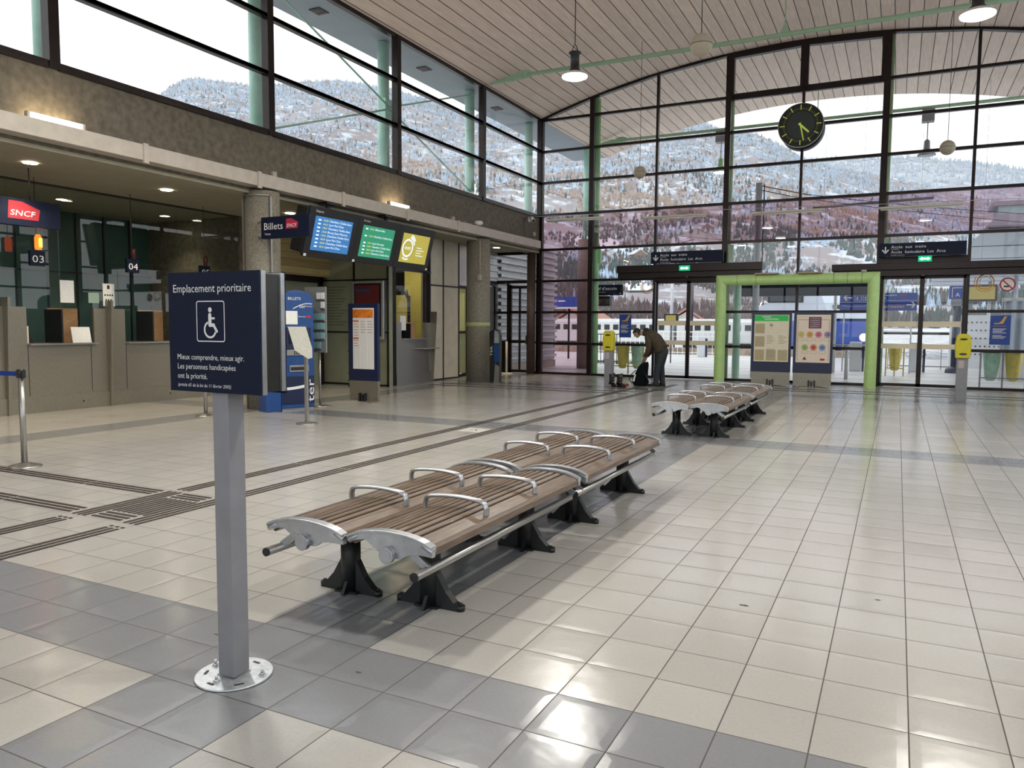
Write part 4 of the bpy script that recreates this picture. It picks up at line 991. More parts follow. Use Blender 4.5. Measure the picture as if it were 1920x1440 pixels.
# open snow knoll and ski run are part of the slope
m_ = mat('open_snow', (.72, .74, .78), .9, var=.04, scale=.05, spec=.05)
def patch(azs, ts, label, name='snow_field'):
    b = MB(); n = 8; V = []
    P = []
    for i in range(n+1):
        for j in range(n+1):
            u, v = i/n, j/n
            az = azs[0]+(azs[1]-azs[0])*u+azs[2]*(v-.5); t = ts[0]+(ts[1]-ts[0])*v
            k = .5+.5*abs(u-.5)*2
            az = (azs[0]+azs[1])/2+(az-(azs[0]+azs[1])/2)*(1-.55*(2*v-1)**2)
            P.append(h1(az, t)+Vector((0, 0, 1.6)))
    b.smooth = True; b.add(P, [(i*(n+1)+j, i*(n+1)+j+1, (i+1)*(n+1)+j+1, (i+1)*(n+1)+j) for i in range(n) for j in range(n)])
    tag(b.build(name, m_), label, 'snow field', 'open snow fields')
patch((-9.0, -3.6, 0), (.035, .085), 'bright open snow knoll behind the lime pipe frame')
patch((-19.5, -16.2, -1.5), (.085, .125), 'open pinkish snow field on the left of the hillside')
patch((-29.8, -29.0, -1.6), (.28, .44), 'narrow straight ski run in the high windows', 'ski_run')
patch((-17.2, -12.6, 0), (.20, .235), 'snowy clearing with chalets in the middle of the slope')
patch((-13, -8.8, 1), (.58, .62), 'thin snow line high on the mountain left of the clock')
patch((-22.5, -18.8, 0), (.26, .285), 'small clearing high on the left of the back glazing')

# --- ground
snowg = hill_mat('snowy_gravel', (.60, .62, .66), (.24, .22, .20), (.34, .31, .28), .6, .47)
smesh(MB().box(-900, 900, 46, 1100, -1.4, -.9).box(-900, -16.7, -200, 46, -1.4, -.9).box(5.8, 900, -200, 22, -1.4, -.9), 'ground', snowg, 'snow dusted valley floor')
smesh(MB().box(-30, 22, YB+.13, 43.8, -.9, -.02), 'platform', mat('wet_pale_asphalt', (.58, .575, .57), .35, var=.10, scale=1.2, det=6), 'pale wet station platform outside the glass')
b = MB().box(-30, -1.5, 43.8, 44.3, -.9, .35)
smesh(b, 'platform_wall', mat('brick_edge', (.32, .25, .20), .8, var=.3, scale=3), 'low brick edged wall at the far side of the platform')
b = MB()
for k in range(8): b.box(-22, 16, 26.0+k*2.2, 26.02+k*2.2, -.02, -.015)
smesh(b, 'platform_joints', 'corr', 'joints in the platform paving')
# outer round column with green steel column on top
t = column(XL+.05, 26.95, .37, 4.75, 'thick brown concrete column outside behind the rose tinted glazing', mt='outconc')
MB().cyl((XL+.05, 26.95, 5.1), (XL+.05, 26.95, 8.1), .20, 24).build('steel_column', 'green', t)
b = MB()
for a in range(4): c_, s_ = math.cos(a*PI/2+.78), math.sin(a*PI/2+.78); b.bar((XL+.05+c_*.26, 26.95+s_*.26, 4.75), (XL+.05+c_*.18, 26.95+s_*.18, 5.15), .10, .03)
b.build('foot_bracket', 'green', t)
# corrugated outer wall
smesh(corrugated(-12.1, 23.0, 27.75, .25, 4.6, pitch=.235, dep=.13), 'wall_outside', 'corr', 'grey corrugated steel wall outside left of the rose tinted bay')
smesh(MB().box(-12.6, -12.0, 23.0, 27.7, -.02, .25), 'trim_outside', 'outconc', 'concrete plinth under the corrugated wall')
# clerestory outer posts and braces
for i, y in enumerate((7.0, 11.05, 15.05, 19.1, 22.95)):
    t = thing('roof_post', 'pale green roof post outside the high windows, %s' % ['nearest, at the left edge', 'second from the left, over the ticket sign', 'third from the left, with a brace joint', 'fourth from the left, with a brace foot', 'at the glass corner'][i], 'post', (-10.97, y, 4.6), 'green roof posts outside the high windows')
    MB().cyl((-10.97, y, 4.6), (-10.97, y, 8.11), .135, 20).build('shaft', 'green', t)
    if i == 2: MB().box(-11.0, -10.80, y-.16, y+.16, 6.3, 6.8).build('brace_plate', 'green', t)
for i, (a, c_) in enumerate((((-10.8, 11.05, 8.0), (-10.8, 15.05, 6.62)), ((-10.8, 15.05, 6.58), (-10.8, 19.1, 5.2)), ((-10.8, 11.05, 5.2), (-10.8, 15.05, 6.58)), ((-10.8, 15.05, 6.62), (-10.8, 19.1, 8.0)))):
    tag(MB().tube([a, c_], .022, 10).build('brace_rod', 'green'), ['thin green brace rod falling towards the brace joint from the upper left', 'thin green brace rod falling from the brace joint to the lower right', 'thin green brace rod rising from the lower left to the brace joint', 'thin green brace rod rising from the brace joint to the upper right'][i], 'brace rod', 'brace rods outside the high windows')
smesh(MB().box(-12.6, XL-.36, -6, 23, 4.2, 4.55), 'roof_office', mat('snowy_flat_roof', (.75, .77, .80), .8, scale=1), 'flat roof over the ticket office')  # roof out of view, whitened to bounce daylight onto the ceiling

# roof ties
def tie(y, label):
    t = thing('roof_tie', label, 'roof tie', (-9, y, 8.2), 'green roof ties')
    MB().cyl((-9.1, y, 8.25), (XR-.9, y, 8.25), .052, 16).build('rod', 'tiegreen', t)
    for s in (-1, 1):
        P = [(-10.28, 8.12), (-9.55, 8.14), (-9.0, 8.19), (-8.92, 8.29), (-9.08, 8.36), (-9.28, 8.37), (-9.42, 8.30), (-9.55, 8.31), (-9.62, 8.27), (-9.75, 8.27)]
        if s == 1: P = [(2*RX0-p+.0, q) for p, q in P]
        MB().prism(P, (0, y-.04, 0), X_, Z_, (0, .08, 0)).cyl((P[5][0], y-.07, 8.28), (P[5][0], y+.07, 8.28), .06, 16).build('end_plate', 'tiegreen', t)
    MB().tube([(-2.58, y, 8.3), (-2.58, y, roofz(-2.58)-.01)], .014, 8).prism([(-.12, 0), (.12, 0), (.02, .2), (-.02, .2)], (-2.58, y-.015, 8.28), X_, Z_, (0, .03, 0)).build('hanger', 'tiegreen', t)
    return t
tie(18.95, 'long green steel tie rod under the ceiling in front of the glass')
t = tie(26.95, 'green steel tie rod outside under the roof overhang')
# outdoor pendant lamps
for i, x in enumerate((-5.62, .57)):
    t = thing('outdoor_lamp', ['lit greenish pendant lamp outside left of the clock', 'dark pendant lamp outside right of the clock'][i], 'lamp', (x, 26.95, 6.8), 'outdoor pendant lamps')
    MB().box(x-.17, x+.17, 26.80, 27.1, 7.82, 8.19).build('control_box', 'greypaint', t)
    MB().cyl((x, 26.95, 7.1), (x, 26.95, 7.82), .012, 8).build('cable', 'blackpl', t)
    MB().lathe([(.03, 7.3), (.08, 7.25), (.09, 7.02), (.13, 6.98), (.26, 6.84), (.26, 6.82)], (x, 26.95, 0), 24).build('shade', 'greypaint' if i else 'green2', t)
    MB().lathe([(.24, 6.822), (.2, 6.80), (.05, 6.79)], (x, 26.95, 0), 24).build('lens', 'lamplit' if i == 0 else 'alu', t)

# trash bags on frames
def bagstand(x, y, cols, label, s=1):
    t = thing('bag_stand', label, 'waste bin', (x, y, 0), 'waste bag stands outside the glass')
    w_ = .5; n = len(cols)
    MB().box(x-n*w_/2-.03, x-n*w_/2+.01, y-.02, y+.02, 0, 1.0).box(x+n*w_/2-.01, x+n*w_/2+.03, y-.02, y+.02, 0, 1.0).box(x-n*w_/2, x+n*w_/2, y-.02, y+.02, .93, .99).box(x-n*w_/2, x+n*w_/2, y-.02, y+.02, .24, .27).box(x-.02, x+.02, y-.02, y+.02, 0, .98).build('stand', 'greypaint' if cols[0] != 'y' else mat('yellow_stand', (.45, .36, .05), .5), t)
    for k, c_ in enumerate(cols):
        cx_ = x-n*w_/2+w_*(k+.5); m_ = mat('yellow_bag', (.60, .50, .12), .35, var=.15, scale=9) if c_ == 'y' else mat('green_bag', (.36, .58, .45), .35, var=.15, scale=9)
        vs = []; nn = 20; rings = [(.20, .92), (.205, .85), (.18, .6), (.15, .35), (.13, .22), (.08, .17)]
        for ri, (r_, z) in enumerate(rings):
            for q in range(nn): a = 2*PI*q/nn; rr_ = r_*(1+.07*math.sin(5*a+ri)); vs.append((cx_+rr_*math.cos(a), y+.18+rr_*.8*math.sin(a), z))
        bb = MB(); bb.smooth = True; bb.add(vs, [(i*nn+q, i*nn+(q+1) % nn, (i+1)*nn+(q+1) % nn, (i+1)*nn+q) for i in range(len(rings)-1) for q in range(nn)]+[tuple((len(rings)-1)*nn+q for q in range(nn))])
        bb.build('bag', m_, t)
        MB().tube([(cx_+.2*math.cos(2*PI*q/20), y+.18+.16*math.sin(2*PI*q/20), .93) for q in range(20)], .014, 6, closed=True).build('hoop', m_ if c_ == 'y' else 'blackpl', t)
bagstand(-7.88, 24.2, 'yg', 'bag stand with a yellow and a green bag outside, left of the bending man')
bagstand(2.52, 23.9, 'gy', 'bag stand with a green and a yellow bag outside at the right edge')
bagstand(-.05, 27.9, 'y', 'bag stand with one yellow bag outside behind the right pipe leg')

# outdoor signs
def osign(name, x0, x1, y, z0, z1, m_, label, cat='sign', post=None):
    t = thing(name, label, cat, ((x0+x1)/2, y, z0), 'hanging signs on the platform')
    p = MB().box(x0, x1, y, y+.08, z0, z1).build('panel', m_, t)
    for xx in (x0+.15, x1-.15):
        if y < 28: MB().cyl((xx, y+.04, z1), (xx, y+.04, roofz(xx)), .0025, 6).build('hanger', 'frame2', t)
        else: MB().cyl((xx, y+.1, -.02), (xx, y+.1, z1), .025, 8).build('post', 'corr', t)
    return t, p
t, p = osign('hanging_sign', -9.95, -8.71, 26.0, 2.66, 3.03, 'navy', 'navy sign reading Chef d\'escale outside behind the green post')
b = MB().text("Chef d'escale", (-9.88, 25.995, 2.85), X_, Z_, .15, .95); b.text('Station master', (-9.7, 25.995, 2.76), X_, Z_, .05, .35); b.text('A', (-8.83, 25.995, 2.69), X_, Z_, .1); b.build('lettering', 'white', p)
t, p = osign('hanging_sign', -1.90, -.72, 30.0, 2.18, 2.78, 'brightblue', 'blue platform sign with a left arrow and letters E and D')
b = MB(); y = 29.99
b.bar((-1.77, y, 2.63), (-1.50, y, 2.63), .002, .035, (0, 0, 1)); b.bar((-1.77, y, 2.63), (-1.66, y, 2.73), .002, .035, (0, 0, 1)); b.bar((-1.77, y, 2.63), (-1.66, y, 2.53), .002, .035, (0, 0, 1))
for xx, ch in ((-1.36, 'E'), (-1.09, 'D')):
    b.text(ch, (xx, y, 2.56), X_, Z_, .14)
    b.box(xx-.05, xx-.042, y, y+.002, 2.52, 2.74).box(xx+.16, xx+.168, y, y+.002, 2.52, 2.74).box(xx-.05, xx+.168, y, y+.002, 2.52, 2.527); b.text('Voie', (xx+.0, y, 2.70), X_, Z_, .04)
b.box(-1.90, -.72, y, y+.002, 2.46, 2.468)
for k in range(6): xa = -1.8+k*.17; b.bar((xa, y, 2.33+(.03 if k in (0, 5) else 0)), (xa+.16, y, 2.33+(.03 if k in (4,) else -.01)), .002, .008)
b.bar((-1.3, y, 2.33), (-1.3, y, 2.42), .008, .002); b.build('lettering', 'white', p)
t, p = osign('hanging_sign', -.62, .56, 30.0, 2.17, 2.79, 'brightblue', 'blue platform sign reading Funiculaire and eurostar with a right arrow')
b = MB(); b.text('Funiculaire', (-.58, y, 2.68), X_, Z_, .10, .5); b.text('gare', (-.5, y, 2.59), X_, Z_, .05); b.box(-.4, .56, y, y+.002, 2.515, 2.523)
b.bar((.24, y, 2.37), (.50, y, 2.37), .002, .035); b.bar((.50, y, 2.37), (.40, y, 2.47), .002, .035); b.bar((.50, y, 2.37), (.40, y, 2.27), .002, .035); b.build('lettering', 'white', p)
MB().text('eurostar', (-.58, y, 2.27), X_, Z_, .16, .76, shear=.25).build('operator_name', mat('pale_orange_print', (.75, .42, .15), .5), p)
MB().box(.02, .22, y, y+.002, 2.68, 2.72).build('red_logo', 'red', p)
# dark awning box and screens behind the pipe frame
t = thing('awning', 'long dark navy awning box outside behind the pipe frames', 'awning', (-2.9, 26, 2.5))
b = MB(); n = 14
b.box(-4.82, -.85, 25.95, 26.15, 2.56, 2.93); b.build('valance', 'navy', t, bevel=.02)
for xx in (-4.6, -1.1): MB().cyl((xx, 26.05, 2.93), (xx, 26.05, roofz(xx)), .0025, 6).build('hanger', 'frame2', t)
def oscreen(x0, x1, y, z0, z1, sm, label, zt=None):
    t = thing('platform_screen', label, 'screen', ((x0+x1)/2, y, z0), 'screens on the platform')
    MB().box(x0, x1, y, y+.25, z0, z1).build('case', 'blackpl', t, bevel=.02)
    MB().box(x0+.07, x1-.07, y-.006, y, z0+.06, z1-.06).build('display', sm, t)
    MB().cyl(((x0+x1)/2, y+.12, z1), ((x0+x1)/2, y+.12, zt or roofz((x0+x1)/2)), .003, 8).build('hanger', 'frame2', t)
    return t
gold = mat('gold_screen', (.32, .27, .08), .3, emit=.25, ec=(.55, .45, .12))
oscreen(-3.95, -2.83, 27.0, 2.38, 2.66, mat('grey_blue_screen', (.14, .2, .26), .3), 'wide dark platform screen below the awning box')
oscreen(1.72, 2.62, 27.0, 2.38, 2.88, gold, 'platform screen showing a gold picture at the right')
oscreen(-9.65, -9.22, 26.1, 2.28, 2.64, mat('dim_screen', (.05, .05, .05), .2), 'small dark screen under the Chef d\'escale sign', 2.66)
t = thing('platform_screen', 'small screen with a yellow picture on a pole beyond the left sliding door', 'screen', (-8.9, 33, 0), 'screens on the platform')
MB().box(-9.15, -8.55, 33, 33.2, 1.72, 2.12).build('case', 'blackpl', t, bevel=.02); MB().box(-9.08, -8.62, 32.99, 33, 1.78, 2.06).build('display', gold, t); MB().cyl((-8.85, 33.1, -.02), (-8.85, 33.1, 1.72), .03, 8).build('pole', 'frame2', t)
# navy pole with A sign
t = thing('platform_marker', 'navy pole with a square letter A sign on the platform', 'sign', (1.85, 31.4, 0))
MB().cyl((1.85, 31.4, .02), (1.85, 31.4, 2.35), .13, 16).lathe([(.30, -.02), (.28, .12), (.14, .22)], (1.85, 31.4, 0), 16).build('pole', 'navy2', t)
p = MB().box(1.58, 2.12, 31.3, 31.5, 2.60, 3.06).build('sign_box', 'brightblue', t); MB().box(1.65, 2.0, 31.3, 31.5, 2.35, 2.6).build('base_box', 'greypaint', t)
b = MB().text('A', (1.77, 31.29, 2.68), X_, Z_, .2); b.add([(1.66, 31.29, 2.64), (1.68, 31.29, 2.64), (1.68, 31.29, 3.0), (1.66, 31.29, 3.0)], [(0, 1, 2, 3)]).add([(2.02, 31.29, 2.64), (2.04, 31.29, 2.64), (2.04, 31.29, 3.0), (2.02, 31.29, 3.0)], [(0, 1, 2, 3)]).add([(1.66, 31.29, 2.98), (2.04, 31.29, 2.98), (2.04, 31.29, 3.0), (1.66, 31.29, 3.0)], [(0, 1, 2, 3)]); b.build('lettering', 'white', p)
# white gate posts
for i, (x, y) in enumerate(((-1.35, 30.6), (.62, 31.2), (-9.2, 40.5))):
    t = thing('gate_post', ['white ticket gate post with a round handle between the notice board and the pipe leg', 'white ticket gate post with round handles behind the right sliding door', 'white ticket gate post far out beyond the left sliding door'][i], 'gate post', (x, y, 0), 'white gate posts on the platform')
    MB().box(x-.2, x+.2, y, y+.3, -.02, 1.05).build('cabinet', mat('off_white_metal', (.55, .57, .60), .4, var=.05), t, bevel=.03)
    for s in (-1, 1): MB().tube([(x+s*.24+.09*math.cos(2*PI*q/14), y+.1, .62+.09*math.sin(2*PI*q/14)) for q in range(14)], .018, 6, closed=True).build('ring_handle', 'white', t)
    MB().box(x+.22, x+.30, y, y+.1, -.02, .95).build('side_pole', 'navy2', t)
# railings
def railing(x0, x1, y, z0, z1, pitch, m_, label, name='railing', hz=()):
    t = thing(name, label, 'railing', ((x0+x1)/2, y, 0), 'railings outside')
    b = MB().box(x0, x1, y-.02, y+.02, z1-.04, z1).box(x0, x1, y-.02, y+.02, z0+.1, z0+.14)
    for z in hz: b.box(x0, x1, y-.015, y+.015, z, z+.025)
    b.build('rail', m_, t)
    b = MB(); x = x0
    while x <= x1: b.box(x-.012, x+.012, y-.012, y+.012, z0, z1); x += pitch
    b.build('baluster', m_, t, kind='stuff'); return t
railing(-11.7, -10.2, 30.5, -.02, 1.25, .14, 'blackpl', 'dark railing left of the outer concrete column')
railing(-16.5, -8.4, 43.3, -.02, 1.3, .28, 'white', 'white railing beyond the left sliding door', hz=(.75, 1.0, 1.25))
railing(-.3, 2.0, 33.0, 0.0, .95, .9, 'greypaint', 'thin grey railing behind the right sliding door')
x, y = -4.05, 25.2
t = thing('lighting_mast', 'pale tall steel mast outside left of the left notice board', 'mast', (x, y, 0)); MB().cyl((x, y, -.02), (x, y, 6.05), .105, 18).build('shaft', mat('pale_steel_mast', (.42, .45, .50), .4, .2), t)
MB().bar((x+.1, y, 5.95), (x+1.5, y+.3, 5.62), .03, .03).bar((x+.1, y, 5.82), (x+.9, y+.2, 5.62), .025, .025).cyl((x+.16, y, 3.1), (x+.16, y, 6.0), .02, 8).build('arm', 'frame2', t)
for i, (x, y) in enumerate(((-1.95, 28.6), (-1.35, 25.2))):
    tag(MB().cyl((x, y, 0), (x, y, 1.05 if i else 3.0), .055, 12).build('steel_pole', 'corr'), ['thin steel pole outside right of the badge notice board', 'short steel rail post outside left of the right pipe leg'][i], 'pole')
tag(MB().box(-2.2, -.75, 25.17, 25.23, 1.02, 1.07).build('leaning_rail', 'alu'), 'pale leaning rail on the short steel post', 'rail')
# trains
def wagon(x0, x1, y, w, z0, z1, body, label, n=8, rot=0, name='train_carriage', group='white train carriages', win=True, roof='corr'):
    t = thing(name, label, 'train', ((x0+x1)/2, y, -.9), group); c = Vector(((x0+x1)/2, y+w/2, 0)); M = Matrix.Translation(c) @ Matrix.Rotation(rot, 4, 'Z') @ Matrix.Translation(-c)
    MB(M).box(x0, x1, y, y+w, z0, z1).build('body', body, t, bevel=.12)
    MB(M).prism([(0, 0), (w, 0), (w-.5, .32), (.5, .32)], (x0, y, z1-.06), Y_, Z_, (x1-x0, 0, 0)).build('roof', roof, t)
    b = MB(M)
    if win:
        for k in range(n): xx = x0+.6+(x1-x0-1.2)*(k+.2)/n; b.box(xx, xx+(x1-x0-1.2)/n*.6, y-.02, y, z0+(z1-z0)*.60, z0+(z1-z0)*.86)
        b.build('window', 'blackpl', t, kind='stuff')
    MB(M).box(x0+.5, x1-.5, y+.2, y+w-.2, -.9, z0).build('undercarriage', 'blackpl', t)
    return t
offw = mat('white_carriage', (.60, .60, .58), .4, var=.04, scale=1)
for i in range(4):
    x1 = -9.3-i*8.2; wagon(x1-7.9, x1, 66, 2.9, .15, 1.98, offw, ['white train carriage beyond the platform, rightmost one', 'white train carriage beyond the platform, behind the left sliding door', 'white train carriage beyond the platform, behind the bending man', 'white train carriage beyond the platform, leftmost one'][i])
wagon(-60.9, -58.5, 140, 2.8, .2, 2.4, mat('orange_wagon', (.50, .12, .06), .6, var=.15, scale=1), 'orange red goods wagon left of the outer concrete column', win=False, name='goods_wagon', group=None)
wagon(-57.6, -55.2, 140, 2.8, .2, 2.4, mat('orange_wagon_b', (.48, .11, .07), .6, var=.15, scale=1), 'orange red goods wagon cut by the outer concrete column', win=False, name='goods_wagon', group=None)
# blue high speed train end
t = thing('high_speed_train', 'blue and silver double deck train with a rounded nose behind the pipe frames', 'train', (-2.4, 45, -.9))
M = Matrix.Translation((-2.35, 45.0, 0)) @ Matrix.Rotation(math.radians(12), 4, 'Z')
secs = [(0, 1.0, .75, 1.9), (.5, 1.2, .45, 2.9), (1.6, 1.38, .2, 3.7), (3.2, 1.45, .1, 4.15), (60, 1.45, .1, 4.15)]
def hull(zlo, zhi, m_, nm):
    vs = []; n = 0
    for y_, hw, a, c in secs:
        lo_ = max(a, zlo); hi_ = min(c, zhi); hi_ = max(hi_, lo_+.02); R = [(-hw, lo_), (-hw, hi_-.0), (-hw*.82 if hi_ == c else -hw, hi_), (hw*.82 if hi_ == c else hw, hi_), (hw, hi_), (hw, lo_)]; n = len(R)
        vs += [(p, y_, q) for p, q in R]
    MB(M).add(vs, [(i*n+k, i*n+(k+1) % n, (i+1)*n+(k+1) % n, (i+1)*n+k) for i in range(len(secs)-1) for k in range(n)]+[tuple(range(n))[::-1]]).build(nm, m_, t)
hull(.1, 2.05, mat('train_blue', (.04, .08, .34), .35, var=.1, scale=2), 'lower_body'); hull(2.05, 4.2, mat('train_silver', (.42, .47, .55), .35, var=.06, scale=2), 'upper_body')
MB(M).box(-.8, .8, .3, 1.3, 2.35, 2.8).build('windscreen', 'blackpl', t); MB(M).box(-1.2, 1.2, .3, 58, -.9, .15).build('undercarriage', 'blackpl', t)
MB(M).cyl((.75, .3, 1.05), (.75, -.03, 1.05), .22, 16).build('headlamp', emis('pink_lit_headlamp', (1, .72, .78), .8), t)
# buildings beyond
for i, (x, y, s, rf, lb_) in enumerate(((-46, 118, 4.4, (.34, .16, .12), 'pale building with a reddish roof beyond the carriages'), (-30, 122, 4.4, (.34, .18, .14), 'pale building with a reddish roof behind the bending man'), (-64, 125, 5, (.3, .2, .16), 'pale house with a brown roof beyond the goods wagons'))):
    chalet(Vector((x, y, -.9)), s*.8, .2*i, lb_, 'houses beyond the tracks', wall='chwhite', roof=mat('house_roof_%d' % i, rf, .8), L=2.4)
# catenary poles, wires
for i, (x, y, h_, r_, lb_) in enumerate(((-15.5, 58, 8.3, .13, 'dark slim catenary mast behind the left green post'), (-13.5, 56, 7.2, .13, 'dark slim catenary mast behind the left sliding door'), (-3.2, 48.5, 5.5, .06, 'thin pole behind the awning box'))):
    t = thing('catenary_mast', lb_, 'mast', (x, y, -.9), 'masts by the tracks'); MB().cyl((x, y, -.9), (x, y, h_), r_, 12).build('shaft', 'corr' if i != 1 else 'frame2', t)
    if i < 2: MB().bar((x, y, h_-.6), (x+1.6, y, h_-.2), .06, .06).bar((x, y, h_-1.5), (x+1.6, y, h_-.3), .04, .04).build('arm', 'frame2', t)
for i, (a, c_, sag, lb_) in enumerate((((-10.4, 26.6, 5.65), (-4.05, 25.2, 4.28), .25, 'sagging pale wire from the outer column to the steel mast'), ((-2.58, 25.5, 5.64), (16, 34, 5.2), .5, 'upper dark wire running right from the steel mast'), ((-3.2, 25.4, 5.62), (16, 36, 4.6), .4, 'lower dark wire running right from the steel mast'))):
    pts = [Vector(a).lerp(Vector(c_), k/16)-Vector((0, 0, sag*4*(k/16)*(1-k/16))) for k in range(17)]
    tag(MB().tube(pts, .010, 6).build('overhead_wire', 'corr' if i == 0 else 'frame2'), lb_, 'wire', 'overhead wires')
# platform canopies at the right
def canopy(x0, x1, y0, y1, z, label, slat=True):
    t = thing('platform_canopy', label, 'canopy', (x0, y0, z), 'platform canopies')
    MB().add([(x0, y0, z), (x1, y0, z), (x1, y1, z), (x0, y1, z), (x0+.35, y0+.3, z+.42), (x1, y0+.3, z+.42), (x1, y1, z+.42), (x0+.35, y1, z+.42)], [(0, 3, 2, 1), (4, 5, 6, 7), (0, 1, 5, 4), (1, 2, 6, 5), (2, 3, 7, 6), (3, 0, 4, 7)]).build('roof', mat('pale_blue_canopy', (.42, .47, .52), .5, var=.04, scale=2), t)
    b = MB(); y = y0+.6
    while y < y1: b.box(x0+.1, x1, y, y+.05, z-.03, z); y += 6.5
    b.build('seam', 'frame2', t, kind='stuff')
    return t
t = canopy(2.5, 12, 30, 58, 4.95, 'pale platform canopy with dark seams at the right edge')
for y in (32, 41): MB().cyl((6.5, y, -.02), (6.5, y, 4.95), .14, 14).build('post', 'corr', t)
t = canopy(2.6, 14, 62, 90, 5.9, 'far platform canopy seen under the door header at the right')
for y in (66, 84): MB().cyl((7.5, y, -.9), (7.5, y, 5.9), .14, 14).build('post', 'corr', t)
t = thing('platform_shelter', 'corrugated grey shelter wall outside at the right edge', 'shelter', (3.5, 27.5, 0))
b = MB(); n = 40; vs = []
for k in range(n): x = 2.85+k*.07; vs += [(x, 27.5+.05*math.sin(k*PI/2+.5), .75), (x, 27.5+.05*math.sin(k*PI/2+.5), 2.4)]
b.smooth = True; b.add(vs, [(2*k, 2*k+2, 2*k+3, 2*k+1) for k in range(n-1)]); b.build('corrugated_sheet', mat('pale_blue_corrugated', (.30, .35, .42), .4, .2), t); MB().box(2.8, 5.7, 27.56, 27.7, -.02, 2.5).build('backing', 'corr', t)
t = thing('perforated_wall', 'white block wall with small holes behind the right bag stand', 'wall', (2.6, 36, 0))
MB().box(1.9, 4.6, 36, 36.3, -.02, 2.1).build('panel', mat('white_block', (.62, .64, .66), .8, var=.06, scale=3), t)
b = MB()
for k in range(16):
    for j in range(5): b.box(2.0+k*.16, 2.05+k*.16, 35.99, 36.0, .5+j*.32, .56+j*.32)
b.build('hole', 'frame2', t, kind='stuff')
t = thing('wayside_shelter', 'blue topped shelter with a white edge left of the outer concrete column', 'shelter', (-14.3, 34, 0))
MB().box(-15.2, -13.75, 34, 35.2, 2.46, 2.95).build('fascia', 'brightblue', t); MB().box(-15.25, -13.7, 33.98, 35.2, 2.40, 2.46).build('edge', 'white', t)
for x in (-15.1, -14.3): MB().cyl((x, 34.6, -.02), (x, 34.6, 2.4), .05, 10).build('post', 'frame', t)
MB().box(-14.6, -14.25, 33.97, 34.0, 2.72, 2.78).build('lettering', 'white', t)
b = MB(); random.seed(2)
for _ in range(260): x = random.uniform(-12, -9.5); y = random.uniform(30.7, 32); b.add([(x, y, -.02), (x+.03, y, -.02), (x+random.uniform(-.05, .08), y, random.uniform(.06, .2))], [(0, 1, 2)])
tag(b.build('grass_tuft', mat('dull_grass', (.12, .16, .05), .9)), 'tufts of dull grass at the foot of the dark railing', 'grass', None, 'stuff')

# thin winter haze lying in the valley
def haze_mat():
    m, t, n, l = newmat('valley_haze'); n.remove(n['Principled BSDF'])
    v = n.new('ShaderNodeVolumeScatter'); v.inputs['Color'].default_value = (.88, .945, 1, 1); v.inputs['Density'].default_value = .00016
    l.new(v.outputs[0], n['Material Output'].inputs['Volume']); return m
tag(MB().box(-5000, 5000, 130, 6500, -.85, 1500).build('valley_haze', haze_mat()), 'thin pale winter haze between the station and the mountain', 'haze', None, 'stuff')

t = thing('footbridge', 'greenish glazed footbridge end high at the right edge', 'footbridge', (9, 60, 0))
MB().box(5.6, 14, 60, 63, 7.4, 9.6).build('glazed_box', mat('pale_green_glazing', (.30, .48, .42), .2, var=.15, scale=1), t); MB().box(5.3, 14, 59.8, 63.2, 9.6, 9.9).box(5.3, 14, 59.8, 63.2, 7.1, 7.4).build('edge_beam', 'greypaint', t)
MB().bar((5.6, 60, 7.2), (3.9, 60, 5.4), .5, .5).build('stair_flight', 'corr', t); MB().cyl((9, 61.5, -.9), (9, 61.5, 7.1), .3, 14).build('post', 'corr', t)
t = thing('lamp_arm', 'long dark horizontal lamp bar outside over the right half of the glass', 'lamp', (-1.2, 28.2, 5.7))
MB().tube([(-2.75, 28.2, 5.62), (.85, 28.2, 5.72)], .045, 10).build('bar', 'greypaint', t)
for xx in (-2.4, .5): MB().cyl((xx, 28.2, 5.66), (xx, 28.2, roofz(xx)), .0025, 6).build('hanger', 'frame2', t)

# ================================================================ TICKET OFFICE
XC = -13.3
smesh(MB().box(XC-.25, XC-.02, YF, 3.85, 0, 1.83), 'wall_counter_end', 'steeldk', 'steel clad counter wall at the left')
def counter(y0, idx, label):
    t = thing('ticket_counter', label, 'counter', (XC, y0+.95, 0), 'steel ticket counters')
    y1 = y0+1.87
    b = MB().box(XC-.05, XC, y0+.02, y0+.36, .28, 1.83).box(XC-.05, XC, y1-.28, y1, .28, 1.83).box(XC-.05, XC, y0+.36, y1-.28, .28, 1.19).box(XC-.05, XC+.03, y0+.02, y1, 0, .28)
    b.build('front_panel', 'steeldk', t)
    rb = MB()
    for k in range(72): rb.box(XC, XC+.003, y0+.06, y0+.33, .32+k*.0205, .330+k*.0205)
    rb.build('ribbed_strip', 'steeldk', t)
    MB().box(XC-.55, XC+.10, y0+.36, y1-.26, 1.17, 1.20).build('ledge', 'steel', t, bevel=.004)
    MB().box(XC-.52, XC-.48, y0+1.03, y0+1.60, 1.205, 1.83).build('veneer_screen', 'orangewood', t)
    MB().box(XC-.50, XC-.01, y0+.98, y0+1.01, 1.205, 1.80).build('side_screen', 'blackpl', t)
    # tapered fin between units
    MB().prism([(-.05, 0), (.06, 0), (.16, 1.98), (-.05, 1.98)], (XC, y0-.03, 0), X_, Z_, (0, .045, 0)).build('fin', 'steeldk', t)
    j = MB().box(XC, XC+.003, y0+.36, y0+.37, .30, 1.17).box(XC, XC+.003, y1-.36, y1-.35, .32, 1.15).box(XC+.03, XC+.033, y0+1.3, y0+1.33, .12, .15)
    j.build('panel_joint', 'blackpl', t)
    MB().box(XC-.9, XC-.3, y0+.5, y0+.9, .7, .74).build('desk', 'beige', t)
    return t
